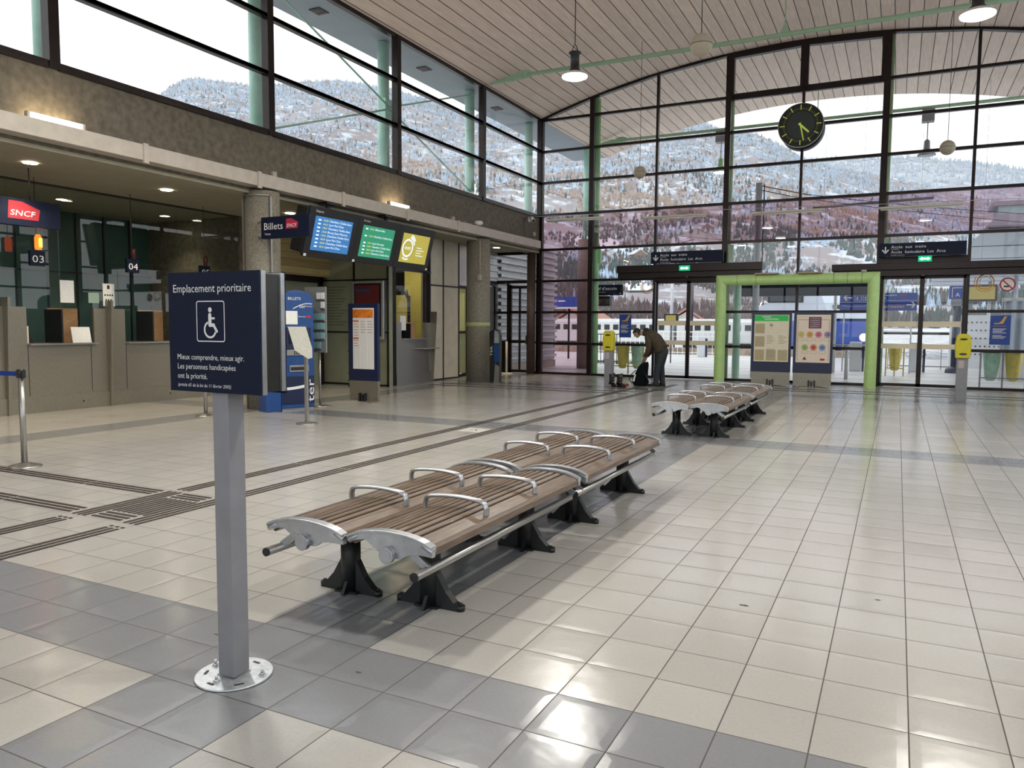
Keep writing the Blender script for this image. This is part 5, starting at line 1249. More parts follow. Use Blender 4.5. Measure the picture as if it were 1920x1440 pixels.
for i, y0 in enumerate((3.9, 5.77, 7.64, 9.51)):
    counter(y0, i, ['steel ticket counter at the left frame edge, outside the picture', 'steel ticket counter left of the first fin at the left edge', 'steel ticket counter with an orange screen and a propped notice, below window number 03', 'steel ticket counter with a greenish paper, below window number 04'][i])
smesh(MB().box(XC-.2, XC, 11.40, 12.8, 0, 1.83), 'wall_counter_right', 'steeldk', 'steel clad counter end beside the first column')
wn += 1; s = struct('window_%d' % wn, (XC, 4, 1.83), 'frameless glass above the ticket counters')
ys = [YF, -2.2, 0, 2, 3.9, 5.9, 7.85, 9.76, 11.5, 12.8]
b = MB()
for a, c_ in zip(ys, ys[1:]): b.box(XC-.034, XC-.026, a+.004, c_-.004, 1.80, 3.97)
b.build('pane', 'glassteal', s)
MB().box(XC-.04, XC-.0, YF, 12.8, 3.935, 3.97).build('top_rail', 'frame2', s)
def sheet(name, y0, y1, z0, z1, m_, label, x=XC-.022):
    return tag(MB().box(x, x+.003, y0, y1, z0, z1).build(name, m_), label, 'notice', 'papers stuck on the counter glass')
sheet('notice_sheet', 8.62, 8.88, 1.92, 2.32, 'paper', 'white paper notice stuck on the office glass above the orange screen')
o = sheet('notice_sheet', 9.44, 9.68, 1.88, 2.30, 'paper', 'white paper with small black pictograms stuck on the office glass')
b = MB()
for k in range(4): b.box(XC-.0185, XC-.0175, 9.47+k*.05, 9.50+k*.05, 2.07, 2.10)
for k in range(3): b.box(XC-.0185, XC-.0175, 9.49+k*.05, 9.52+k*.05, 1.98, 2.01)
b.box(XC-.0185, XC-.0175, 9.53, 9.58, 2.2, 2.27); b.build('pictogram', 'blackpl', o, kind='stuff')
sheet('notice_sheet', 9.15, 9.36, 1.93, 2.12, mat('greenish_paper', (.30, .42, .34), .7), 'small greenish paper on the glass left of the pictogram sheet')
tag(MB().prism([(0, 0), (.36, 0), (.36, .29), (0, .29)], (XC+.02, 8.80, 1.203), Y_, Vector((-.2, 0, 1)).normalized(), (-.004, 0, 0)).build('propped_notice', 'paper'), 'white notice with a yellow mark propped on the counter ledge', 'notice')
tag(MB().box(XC-.1, XC-.04, 8.02, 8.05, 1.203, 1.50).build('leaflet_stack', 'cream'), 'narrow cream leaflet holder at the left of the counter opening', 'leaflets')
tag(MB().prism([(0, 0), (.16, 0), (.10, .26), (-.02, .28)], (XC-.3, 8.12, 1.203), Y_, Z_, (-.03, 0, 0)).build('card_terminal', 'blackpl'), 'dark small screen on the counter left of the notice', 'terminal')
# window number boxes
for i, (n_, y) in enumerate((('03', 7.99), ('04', 9.78), ('05', 11.47))):
    x = -12.9
    t = thing('window_number', 'hanging dark number box reading %s%s' % (n_, [' with a glowing red signal on top', ', over the second counter', ', mostly behind the priority sign'][i]), 'sign', (x, y, 2.5), 'hanging window numbers')
    p = MB().box(x-.06, x+.0, y-.125, y+.125, 2.51, 2.76).build('box', 'navy', t)
    MB().text(n_, (x+.002, y-.10, 2.565), Y_, Z_, .17, .20).build('number', 'paper', p)
    MB().cyl((x-.03, y, 2.76), (x-.03, y, 3.97), .006, 6).build('rod', 'frame2', t)
    if i == 0:
        MB().lathe([(.05, 2.78), (.055, 2.82), (.055, 2.98), (.03, 3.03)], (x-.01, y+.02, 0), 16).build('red_signal', 'redlit', t); MB().box(x+.04, x+.055, y-.0, y+.05, 2.82, 2.97).build('signal_core', 'redglow', t)
    else: MB().lathe([(.045, 2.77), (.045, 2.93), (.03, 2.96)], (x-.01, y+.02, 0), 16).build('red_signal', mat('unlit_red_lamp_%d' % i, (.06, .008, .008), .3), t)
# hanging ticket sign at left
x = -12.2
t = thing('ticket_office_sign', 'big dark hanging sign with a red SNCF logo at the left edge', 'sign', (x, 7, 3.1), 'ticket office signs')
p = MB().box(x-.12, x, 5.2, 7.95, 3.06, 3.47).build('case', 'navy', t, bevel=.004)
MB().text('Billets', (x+.002, 5.75, 3.20), Y_, Z_, .2, 1.18).build('lettering', 'white', p)
q = MB().prism([(0, 0), (.02, .27), (.22, .27), (.50, .17), (.47, -.0)], (x+.0005, 7.12, 3.16), Y_, Z_, (.002, 0, 0)).build('red_logo', mat('carmine', (.30, .015, .03), .5), p)
MB().text('SNCF', (x+.004, 7.15, 3.21), Y_, Z_, .12, .38, shear=.2).build('logo_text', 'white', q)
for y in (5.8, 7.5): MB().cyl((x-.06, y, 3.47), (x-.06, y, 3.97), .008, 6).build('rod', 'frame2', t)
# Billets sign on the first column
t = thing('ticket_sign', 'dark sign reading Billets with a red SNCF logo held out from the first column', 'sign', (-9.5, 10.22, 3.2), 'ticket office signs')
p = MB().box(-10.04, -8.95, 10.16, 10.24, 3.05, 3.42).build('case', 'navy', t, bevel=.004)
b = MB().text('Billets', (-9.98, 10.158, 3.20), X_, Z_, .17, .44); b.text('Tickets', (-9.96, 10.158, 3.11), X_, Z_, .05, .14); b.build('lettering', 'white', p)
q = MB().prism([(0, 0), (.01, .17), (.13, .17), (.28, .10), (.26, 0)], (-9.47, 10.159, 3.20), X_, Z_, (0, -.002, 0)).build('red_logo', mat('carmine_b', (.42, .02, .05), .5), p)
MB().text('SNCF', (-9.455, 10.155, 3.225), X_, Z_, .085, .22, shear=.2).build('logo_text', 'white', q)
for z in (3.10, 3.37): MB().bar((-10.30, 10.36, z), (-10.02, 10.20, z), .03, .024).build('arm', 'steel', t)

# hanging departure screens
sd = Vector((-.25, 0, -.95)).normalized()     # down the screen face
tiltM = lambda y0: Matrix(((0, -.967, -.255*-1, -9.96), (1, 0, 0, y0), (0, -.255, .967*1, 2.86+.0), (0, 0, 0, 1)))
def screen_unit(y0, wd, label, kind):
    t = thing('departure_screen', label, 'screen', (-10.05, y0+wd/2, 2.86), 'hanging information screens')
    # local frame: u along +Y, v up the face, n towards the hall
    v_ = Vector((.255, 0, .967)); n_ = Vector((.967, 0, -.255)); o = Vector((-10.2, y0, 2.86)); H = .97
    def B(u0, u1, v0, v1, n0, n1, name, m_, par, bevel=0):
        return MB(Matrix((( 0, v_.x, n_.x, o.x), (1, v_.y, n_.y, o.y), (0, v_.z, n_.z, o.z), (0, 0, 0, 1)))).box(u0, u1, v0, v1, n0, n1).build(name, m_, par, bevel=bevel)
    c = B(0, wd, 0, H, -.06, 0, 'bezel', 'blackpl', t, .01)
    B(.02, wd-.02, .05, H-.05, -.38, -.06, 'housing', 'blackpl', t, .04)
    cols = {'dep': ((.04, .17, .42), .42), 'arr': ((.03, .26, .15), .42), 'wifi': ((.40, .34, .06), .5)}[kind]
    d = B(.17, wd-.17, .14, H-.17, .0, .004, 'display', emis('display_'+kind, cols[0], cols[1]*1.45), c)
    Mx = Matrix(((0, v_.x, n_.x, o.x), (1, v_.y, n_.y, o.y), (0, v_.z, n_.z, o.z), (0, 0, 0, 1)))
    b = MB(Mx); r1 = random.Random(4)
    ee = emis('display_text_'+kind, (.75, .85, .9), .75)
    if kind != 'wifi':
        rows = ['Chambéry Challes Eaux', 'Lyon Part Dieu', 'Chambéry Challes Eaux', 'Bourg Saint Maurice', 'Chambéry Challes Eaux', 'Lyon Part Dieu', 'Chambéry Challes Eaux', 'Lyon Part Dieu'] if kind == 'dep' else ['Albertville', '', 'Chambéry Challes Eaux', '', 'Lyon Perrache', 'Chambéry Challes Eaux', 'Lyon Part Dieu', 'Chambéry Challes Eaux']
        W = wd-.34
        for k, s in enumerate(rows):
            if not s: continue
            vv = H-.25-k*.073
            b.text(s, (.17+W*.36, vv, .006), X_, Y_, .06, W*.030*len(s)*.95)
            b.box(.17+W*.08, .17+W*.15, vv, vv+.025, .005, .006)
        b.build('text_line', ee, d)
        y_ = MB(Mx)
        for k, s in enumerate(rows):
            if s: y_.text(['16h28', '16h54', '17h09', '17h28', '17h54', '18h09', '18h28', '18h54'][k], (.17+W*.20, H-.25-k*.073, .006), X_, Y_, .05, W*.13)
        y_.build('time_column', emis('display_time_'+kind, (.75, .75, .15), .6), d)
        MB(Mx).text('Départs' if kind == 'dep' else 'Arrivées', (.15, H-.10, .003), X_, Y_, .06, .22).build('title', 'paper', c)
    else:
        b.disc((.40, .42, .006), .20, X_, Y_, 36, .165).disc((.46, .42, .0065), .30, X_, Y_, 36, .265) if False else b.disc((.42, .47, .006), .21, X_, Y_, 36, .17)
        A = [math.radians(a) for a in range(-75, 65, 7)]; R1, R2 = .29, .25; n = len(A)
        b.add([(.42+R1*math.cos(a), .47+R1*math.sin(a), .0065) if .17 < .42+R1*math.cos(a) < wd-.17 else (wd-.17, .47+R1*math.sin(a), .0065) for a in A]+[(.42+R2*math.cos(a), .47+R2*math.sin(a), .0065) for a in A], [(k, k+1, n+k+1, n+k) for k in range(n-1)]) if False else None
        for R1, R2, a0, a1 in ((.275, .245, -120, -70), (.275, .235, 20, 80), (.325, .29, 35, 75)):
            A = [math.radians(a0+(a1-a0)*k/10) for k in range(11)]; n = 11
            b.add([(.42+R1*math.cos(a), .47+R1*math.sin(a), .0065) for a in A]+[(.42+R2*math.cos(a), .47+R2*math.sin(a), .0065) for a in A], [(k, k+1, n+k+1, n+k) for k in range(n-1)])
        b.text('WIFI', (.30, .43, .007), X_, Y_, .10, .24)
        for k in range(4): b.box(.78, .98+.1*(k % 2), .50-k*.06, .515-k*.06, .005, .006)
        b.build('picture', ee, d)
    if kind == 'wifi': MB().box(-10.50, -10.40, y0+.6, y0+.7, 3.6, 3.899).build('hanger', 'blackpl', t)
    B(wd-.10, wd-.03, .02, .06, 0, .004, 'badge', 'paper', c) if kind == 'wifi' else B(.02, .09, .01, .06, 0, .004, 'badge', 'paper', c)
    return t
screen_unit(11.37, 1.46, 'hanging departures screen with a blue display', 'dep')
screen_unit(12.834, 1.455, 'hanging arrivals screen with a green display', 'arr')
screen_unit(14.293, 1.42, 'hanging screen with a gold WIFI picture', 'wifi')
for i, y in enumerate((12.25, 14.2)):
    t = thing('screen_bracket', ['black ceiling bracket over the blue and green screens', 'black ceiling bracket over the green and gold screens'][i], 'bracket', (-10.2, y, 3.9), 'screen brackets')
    MB().cyl((-10.30, y, 3.66), (-10.30, y, 3.985), .05, 16).build('tube', 'frame2', t); MB().box(-10.42, -10.22, y-.12, y+.12, 3.955, 3.99).build('plate', 'blackpl', t)

# poster case on the sage wall
t = thing('poster_case', 'aluminium poster case with a dark red poster on the sage panel wall', 'poster', (-11.95, 15.82, 1.2))
MB().box(-12.47, -11.50, 15.72, 15.80, 1.19, 2.66).build('case', 'alu', t, bevel=.01)
MB().box(-12.40, -11.57, 15.71, 15.722, 1.27, 2.60).build('inner_frame', 'frame', t)
p = MB().box(-12.36, -11.62, 15.705, 15.712, 2.02, 2.56).build('poster', mat('dark_red_poster', (.13, .015, .02), .4), t)
MB().box(-12.36, -11.9, 15.702, 15.705, 2.38, 2.46).build('blue_bar', mat('dusk_blue', (.03, .06, .16), .5), p)
MB().box(-12.36, -11.62, 15.705, 15.712, 1.31, 2.01).build('lower_poster', mat('dark_slate_poster', (.05, .07, .08), .3), t)
b = MB()
for k in range(14): b.box(-13.45+.02*(k % 3), -12.75-.08*(k % 4), 15.846, 15.849, 2.52-k*.075, 2.535-k*.075)
tag(b.build('wall_lettering', mat('dark_lettering', (.08, .085, .06), .6)), 'faint dark lines of lettering on the sage panel wall', 'lettering')

# small counter kiosk
XK = -11.5
t = thing('information_counter', 'small steel information counter window left of the beige panels', 'counter', (XK, 17.1, 0))
MB().box(XK-.12, XK+.02, 16.02, 16.24, 0, 3.97).build('corner_post', 'frame', t)
b = MB().box(XK-.05, XK, 16.24, 16.50, .30, 1.63).box(XK-.05, XK, 17.60, 17.92, .30, 1.63).box(XK-.05, XK, 16.50, 17.60, .30, 1.19).box(XK-.05, XK+.03, 16.24, 17.92, 0, .30)
b.build('front_panel', 'steel', t)
MB().box(XK-.5, XK+.08, 16.50, 17.62, 1.18, 1.205).build('ledge', 'alu', t)
sc_ = MB().box(XK-.34, XK-.30, 16.98, 17.58, 1.207, 1.63).build('veneer_screen', 'orangewood', t)
MB().box(XK-.45, XK-.02, 16.93, 16.96, 1.207, 1.60).build('side_screen', 'blackpl', t)
MB().prism([(-.03, 0), (.05, 0), (.17, 1.93), (-.03, 1.93)], (XK, 17.92, 0), X_, Z_, (0, .035, 0)).build('fin', 'steeldk', t)
MB().box(XK, XK+.30, 17.20, 17.90, .92, .95).build('bag_shelf', 'alu', t, bevel=.003)
b = MB().box(XK-.06, XK, 17.60, 17.68, 1.63, 3.0).box(XK-.06, XK, 16.24, 17.92, 2.96, 3.04).box(XK-.03, XK-.01, 17.86, 17.92, 1.63, 3.97); b.build('window_frame', 'frame2', t)
MB().box(XK-.034, XK-.028, 16.24, 17.60, 1.63, 2.98).build('pane', 'glass', t)
MB().box(XK-.08, XK-.02, 16.24, 17.92, 3.04, 3.97).box(XK-.08, XK-.07, 17.68, 17.95, 1.6, 3.04).build('fascia', 'frame', t)
smesh(MB().box(-13.7, -11.87, 18.9, 19.0, 0, 3.97).box(-13.9, -13.7, 16.0, 19.0, 0, 3.97), 'wall_kiosk', mat('yellow_room_wall', (.50, .44, .14), .7, scale=2), 'yellow walls inside the information counter')
b = MB().box(-13.7, -11.7, 16.9, 16.94, 2.35, 3.0); smesh(b, 'trim_kiosk', 'blackpl', 'dark lintel inside the information counter')
tag(MB().box(-12.55, -12.42, 17.35, 17.45, 0, 3.0).build('inner_post', 'frame'), 'dark post inside the information counter', 'post')
t = thing('coat_stand', 'small black coat hooks behind the information counter glass', 'hooks', (-11.9, 17.45, 1.2))
b = MB().box(-11.95, -11.9, 17.42, 17.50, .0, 2.35); b.bar((-11.92, 17.46, 2.2), (-11.85, 17.15, 2.45), .03, .04); b.bar((-11.92, 17.46, 2.25), (-11.85, 17.25, 2.5), .03, .04); b.build('stem', 'blackpl', t)
tag(MB().box(XK-.028, XK-.025, 16.48, 16.74, 1.42, 1.80).build('notice_sheet', 'paper'), 'white paper on the information counter glass', 'notice')
tag(MB().box(XK-.296, XK-.292, 17.22, 17.34, 1.22, 1.46).build('leaflet', 'cream'), 'small cream leaflet leaning on the orange screen of the small counter', 'leaflet')

# ================================================================ LAMPS
def downlight(x, y, label, z=3.97):
    t = thing('downlight', label, 'lamp', (x, y, z), 'round downlights in the low ceiling')
    MB().disc((x, y, z-.004), .125, X_, Y_, 28, .10).build('ring', 'tray', t); MB().disc((x, y, z-.002), .10, X_, Y_, 28).build('lens', 'downlit', t)
dl = [(-11.8, 7.25, 'lit round downlight in front of the hanging sign'), (-11.9, 9.75, 'lit round downlight left of the first column'), (-14.75, 9.65, 'small lit downlight inside the office, left of centre'), (-14.85, 12.1, 'small lit downlight inside the office beside the end wall'), (-11.8, 4.75, 'lit downlight left of the frame'), (-11.8, 2.2, 'lit downlight beside the camera'), (-14.8, 7.2, 'lit downlight inside the office at the left'), (-11.9, 12.9, 'lit downlight above the sage panel wall, hidden by the screens'), (-11.2, 21.2, 'lit downlight near the glass corner')]  # seen lamps first, the rest added to brighten the recess
for x, y, l_ in dl: downlight(x, y, l_, 3.96 if x > -13 else 3.97)
def area(name, loc, size, power, color, rot=(0, 0, 0)):
    if name == 'downlight_beam':
        d = bpy.data.lights.new(name, 'SPOT'); d.spot_size = 1.75; d.spot_blend = .7; d.shadow_soft_size = size/2; d.energy = power*4; d.color = color
        o = bpy.data.objects.new(name, d); o.location = loc; col.objects.link(o); return o
    d = bpy.data.lights.new(name, 'AREA'); d.shape = 'DISK'; d.size = size; d.energy = power; d.color = color
    o = bpy.data.objects.new(name, d); o.location = loc; o.rotation_euler = rot; col.objects.link(o); return o
for i, (x, y, l_) in enumerate(dl): area('downlight_beam', (x, y, 3.94), .18, LP_DOWN if x > -13 else LP_DOWN*.35, (1, .84, .58))
area('counter_room_light', (-12.6, 17.8, 3.6), .5, 22, (1, .9, .6))
# pendants
def pendant(x, y, label, z=5.70):
    t = thing('pendant_lamp', label, 'lamp', (x, y, z), 'round pendant lamps in the hall')
    MB().cyl((x, y, z+.54), (x, y, roofz(x)-.02), .008, 8).build('cable', 'blackpl', t)
    MB().lathe([(.03, z+.42), (.10, z+.41), (.105, z+.39), (.075, z+.375), (.075, z+.14), (.095, z+.12), (.10, z+.10), (.07, z+.09)], (x, y, 0), 28).tube([(x-.05, y, z+.42), (x-.03, y, z+.50), (x, y, z+.54), (x+.03, y, z+.50), (x+.05, y, z+.42)], .008, 6).build('ballast_housing', 'blackpl', t)
    MB().lathe([(.08, z+.10), (.13, z+.085), (.205, z+.035), (.215, z+.02)], (x, y, 0), 36).build('reflector', mat('frosted_reflector', (.55, .52, .47), .3, emit=.04, ec=(1, .95, .85)), t)
    MB().lathe([(.215, z+.02), (.21, z), (.16, z-.02), (.05, z-.03)], (x, y, 0), 36).build('lens', 'lamplit', t)
    area('pendant_beam', (x, y, z-.05), .42, 130, (1, .96, .88))
pendant(-4.99, 12.2, 'lit pendant lamp left of the ball speaker'); pendant(.78, 12.15, 'lit pendant lamp at the upper right corner')
pendant(-4.99, 4.2, 'pendant lamp above the camera at the left'); pendant(.78, 4.2, 'pendant lamp above the camera at the right')  # lamps added out of view to light the hall
pendant(-7.2, 5.6, 'pendant lamp above the tactile strips, outside the picture'); pendant(-4.99, 8.2, 'pendant lamp above the near benches, outside the picture')  # more unseen lamps, added to brighten the tiles
def ball(x, y, label, z=5.68, r=.165):
    t = thing('ball_speaker', label, 'speaker', (x, y, z), 'beige ball speakers')
    MB().lathe([(max(.004, r*math.sin(a)), z-r*math.cos(a)) for a in [PI*k/18 for k in range(19)]], (x, y, 0), 32).build('ball', mat('beige_speaker', (.42, .37, .28), .35, var=.12, scale=50), t)
    MB().lathe([(r+.002, z+.004), (r+.003, z), (r+.002, z-.004)], (x, y, 0), 32).build('seam', 'frame2', t)
    MB().cyl((x, y, z+r), (x, y, roofz(x)-.02), .006, 8).build('cable', 'blackpl', t)
ball(-2.74, 11.57, 'beige ball speaker hanging nearest, over the tie rod'); ball(-6.35, 20.2, 'small beige ball speaker hanging left of the left door header'); ball(.85, 20.4, 'beige ball speaker hanging right of the clock')
# fluorescent tubes on a cable in front of the glass
tag(MB().tube([(-10.4, 21.9, 4.95), (-6, 21.9, 4.86), (-1, 21.9, 4.72), (5.0, 21.9, 4.60)], .008, 6).build('support_cable', 'alu'), 'thin cable strung across the back glazing with the strip lights', 'cable')
for i, (a, c_, z) in enumerate(((-9.85, -7.98, 4.80), (-6.75, -4.90, 4.71), (-3.68, -1.85, 4.66), (-.55, 1.3, 4.60))):
    t = thing('strip_light', 'unlit white strip light hanging before the glass, %s' % ['leftmost, over the rose tinted bay', 'second from the left', 'third from the left, under the clock', 'rightmost'][i], 'lamp', ((a+c_)/2, 21.9, z), 'strip lights on the cable')
    MB().box(a, c_, 21.85, 21.95, z-.02, z+.03).build('tray', 'beige', t, bevel=.004); MB().cyl((a+.04, 21.9, z-.04), (c_-.04, 21.9, z-.04), .018, 10).build('tube', 'white', t)
    for xx in (a+.3, c_-.3): MB().cyl((xx, 21.9, z+.03), (xx, 21.9, z+.11), .004, 6).build('clip', 'alu', t)

# ================================================================ CLOCK
x, y, z, r = -2.56, 22.32, 7.0, .575
t = thing('station_clock', 'big round black station clock with lime marks hanging before the glass', 'clock', (x, y, z))
MB().lathe([(r-.02, .0), (r, .02), (r, .30), (r-.03, .33)], (x, y+.33, z), 64, 'y').build('case', 'black', t)
MB().lathe([(r+.012, .0), (r+.012, .03)], (x, y+.03, z), 64, 'y').build('rim', 'alu', t)
f_ = MB().lathe([(r-.005, 0), (r-.005, .012)], (x, y, z), 64, 'y').build('face', mat('clock_face', (.012, .012, .012), .3), t)
MB().lathe([(.36, 0), (.36, .004)], (x, y-.012, z), 48, 'y').build('inner_disc', mat('clock_centre', (.03, .04, .035), .45), f_)
b = MB(); m2_ = MB()
for k in range(60):
    a = 2*PI*k/60; d = Vector((math.sin(a), 0, math.cos(a))); c_ = Vector((x, y-.016, z)); w_ = Vector((d.z, 0, -d.x))
    r0_, r1_, ww, tg = (.40, .53, .011, b) if k % 5 == 0 else (.40, .455, .006, m2_)
    tg.add([c_+d*r0_-w_*ww, c_+d*r0_+w_*ww, c_+d*r1_+w_*ww, c_+d*r1_-w_*ww], [(0, 1, 2, 3)])
b.build('hour_mark', 'clockmark', f_, kind='stuff'); m2_.build('minute_mark', mat('dim_lime_mark', (.22, .26, .08), .5), f_, kind='stuff')
def hand(a, r0_, r1_, wd, nm, dy):
    d = Vector((math.sin(a), 0, math.cos(a))); w_ = Vector((d.z, 0, -d.x)); c_ = Vector((x, y-dy, z))
    MB().add([c_-d*r0_-w_*wd, c_-d*r0_+w_*wd, c_+d*r1_+w_*wd*.8, c_+d*r1_-w_*wd*.8], [(0, 1, 2, 3)]).build(nm, 'clockmark', f_)
hand(math.radians(134), .06, .30, .027, 'hour_hand', .020); hand(math.radians(168), .06, .42, .018, 'minute_hand', .024)
MB().box(x-.04, x+.04, y+.30, YB-.06, z-.05, z+.05).build('wall_arm', 'frame', t)

# ================================================================ SIGNS ON THE GLASS
def access(x0, x1, z0, z1, label):
    y = 22.40
    t = thing('access_sign', label, 'sign', ((x0+x1)/2, y, z0), 'navy signs over the sliding doors')
    p = MB().box(x0, x1, y, y+.10, z0, z1).build('panel', 'navy', t, bevel=.004)
    b = MB(); y -= .003
    b.text('Accès  aux  trains', (x0+.28, y, z1-.135), X_, Z_, .105, .80); b.text('To the trains', (x0+.28, y, z1-.175), X_, Z_, .035, .18)
    b.text('Accès  funiculaire  Les  Arcs', (x0+.28, y, z0+.075), X_, Z_, .105, 1.24); b.text('Funicular to Les Arcs', (x0+.28, y, z0+.02), X_, Z_, .035, .32)
    xa = x0+.15; b.bar((xa, y, z1-.09), (xa, y, z0+.10), .03, .002, (0, 1, 0)); b.bar((xa, y, z0+.085), (xa-.075, y, z0+.175), .03, .002, (0, 1, 0)); b.bar((xa, y, z0+.085), (xa+.075, y, z0+.175), .03, .002, (0, 1, 0))
    b.build('lettering', 'white', p)
    for xx in (x0+.1, x1-.1): MB().box(xx-.02, xx+.02, 22.5, YB-.04, z0+.1, z0+.2).build('bracket', 'frame', t)
access(-6.65, -4.53, 3.425, 3.765, 'navy sign reading Accès aux trains over the left sliding door'); access(-.52, 1.46, 3.42, 3.76, 'navy sign reading Accès aux trains over the right sliding door')
for i, (x, y0_, z) in enumerate(((-5.65, 22.5, 3.26), (.55, 22.5, 3.33))):
    t = thing('exit_light', ['green lit exit light on the left door header', 'green lit exit light on the right door header'][i], 'exit light', (x, y0_, z), 'green exit lights')
    b_ = MB().box(x-.155, x+.155, y0_-.06, y0_-.005, z-.06, z+.09).build('case', 'exitgreen', t)
    b = MB(); yy = y0_-.063
    b.box(x-.06, x+.07, yy, yy+.002, z-.01, z+.035); b.prism([(0, 0), (.07, -.045), (.07, .045)], (x-.13, yy, z+.012), X_, Z_, (0, .002, 0)).prism([(0, 0), (-.07, -.045), (-.07, .045)], (x+.13, yy, z+.012), X_, Z_, (0, .002, 0)) ; b.build('arrow', 'exitwhite', b_)
def sticker_poster(x0, x1, z0, z1, y, label):
    t = thing('window_poster', label, 'poster', ((x0+x1)/2, y, z0), 'blue window posters')
    p = MB().box(x0, x1, y-.006, y, z0, z1).build('sheet', mat('royal_blue_print', (.015, .06, .30), .4), t)
    w_ = x1-x0; h_ = z1-z0; yy = y-.008
    b = MB().prism([(.0, .0), (.10, .0), (.16, .05), (.22, .16), (.28, .17), (.22, .03), (.20, -.02), (.02, -.03)], (x0+w_*.18, yy, z0+h_*.74), X_, Z_, (0, .001, 0)); b.box(x0+w_*.15, x1-w_*.2, yy, yy+.001, z0+h_*.63, z0+h_*.64); b.build('deck_chair_print', mat('orange_print_b', (.65, .38, .06), .5), p)
    b = MB()
    for k in range(8):
        if k != 4: b.box(x0+w_*.14, x0+w_*(.8-.1*(k % 3)), yy, yy+.001, z0+h_*(.53-k*.045), z0+h_*(.548-k*.045))
    b.build('printed_line', 'paper', p, kind='stuff')
sticker_poster(-7.72, -7.34, 1.22, 1.93, YB-.02, 'blue poster with an orange deck chair behind the bending man'); sticker_poster(2.08, 2.52, 1.16, 1.90, YB-.02, 'blue poster with an orange deck chair at the right edge')
t = thing('no_smoking_sticker', 'round red and white no smoking sticker on the glass at the right edge', 'sticker', (2.40, YB-.02, 2.68)); yy = YB-.012
q = MB().disc((2.41, yy, 2.67), .165, X_, -Z_, 32).build('disc', 'paper', t); b = MB().disc((2.41, yy-.002, 2.67), .175, X_, -Z_, 32, .14)
b.bar((2.31, yy-.002, 2.77), (2.51, yy-.002, 2.57), .03, .001, (0, 1, 0)); b.build('red_ring', 'red', q); MB().box(2.33, 2.44, yy-.002, yy-.001, 2.60, 2.64).build('cigarette', 'blackpl', q)
for i, (x, z, r_) in enumerate(((-6.86, 2.76, .17), (1.93, 2.74, .20))):
    b = MB()
    for R_, w_, a0, a1 in ((1, .16, 100, 420), (.72, .06, 0, 360), (1.25, .1, 150, 330)):
        A = [math.radians(a0+(a1-a0)*k/30) for k in range(31)]; n = 31
        b.add([(x+r_*R_*math.cos(a), YB-.012, z+r_*R_*math.sin(a)) for a in A]+[(x+r_*(R_-w_)*math.cos(a), YB-.012, z+r_*(R_-w_)*math.sin(a)) for a in A], [(k, n+k, n+k+1, k+1) for k in range(n-1)])
    tag(b.build('ring_sticker', mat('orange_sticker_%d' % i, (.60, .28, .06), .5)), ['orange ring sticker on the glass left of the left sliding door', 'orange ring sticker on the glass over the gold platform screen'][i], 'sticker', 'orange ring stickers')

# ================================================================ MAN PACKING, HIS THINGS
PY = 19.6
skin = mat('skin', (.42, .24, .17), .55, var=.06, scale=20); jacket = mat('brown_jacket_cloth', (.058, .042, .026), .8, var=.2, scale=18, bump=.002); jeans = mat('dark_jeans', (.022, .028, .034), .8, var=.25, scale=20); hairm = mat('dark_hair', (.012, .009, .008), .6, var=.3, scale=60)
man = thing('person', 'man in a brown jacket and dark jeans bending over a black backpack', 'person', (-5.58, PY, 0))
def skinmesh(name, m_, verts, edges, parent, sub=2, root=0):
    me = bpy.data.meshes.new(name); off = parent_world(parent)
    me.from_pydata([tuple(Vector(v[:3])-off) for v in verts], edges, []); me.materials.append(m_)
    o = bpy.data.objects.new(name, me); col.objects.link(o); o.parent = parent
    sk = o.modifiers.new('skin', 'SKIN'); sk.use_smooth_shade = True
    for i, v in enumerate(verts):
        q = me.skin_vertices[0].data[i]; q.radius = (v[3], v[4] if len(v) > 4 else v[3]); q.use_root = (i == root)
    if sub: s = o.modifiers.new('sub', 'SUBSURF'); s.levels = sub; s.render_levels = sub
    return o
# body: pelvis, spine, neck, head; two legs; two arms with hands and fingers
V = []; Eg = []
def nv(x, y, z, r, r2=None, prev=None):
    V.append((x, y, z, r, r2 or r)); i = len(V)-1
    if prev is not None: Eg.append((prev, i))
    return i
pel = nv(-5.46, PY, .94, .12, .12); s1 = nv(-5.56, PY, 1.10, .12, .12, pel); s2 = nv(-5.70, PY, 1.27, .13, .13, s1); nk = nv(-5.90, PY, 1.36, .055, .055, s2); n2 = nv(-6.00, PY, 1.375, .055, .055, nk)
hd = nv(-6.08, PY, 1.385, .062, .058, n2); h2 = nv(-6.14, PY, 1.385, .068, .062, hd); h3 = nv(-6.18, PY, 1.36, .045, .045, h2)
for s in (-1, 1):
    hip = nv(-5.45, PY+s*.09, .86, .085, .085, pel); kn = nv(-5.56+(.03 if s > 0 else 0), PY+s*.11, .50, .055, .055, hip); ak = nv(-5.57+(.10 if s > 0 else 0), PY+s*.12, .09, .032, .032, kn); toe = nv(-5.68+(.10 if s > 0 else 0), PY+s*.12, .038, .018, .018, ak)
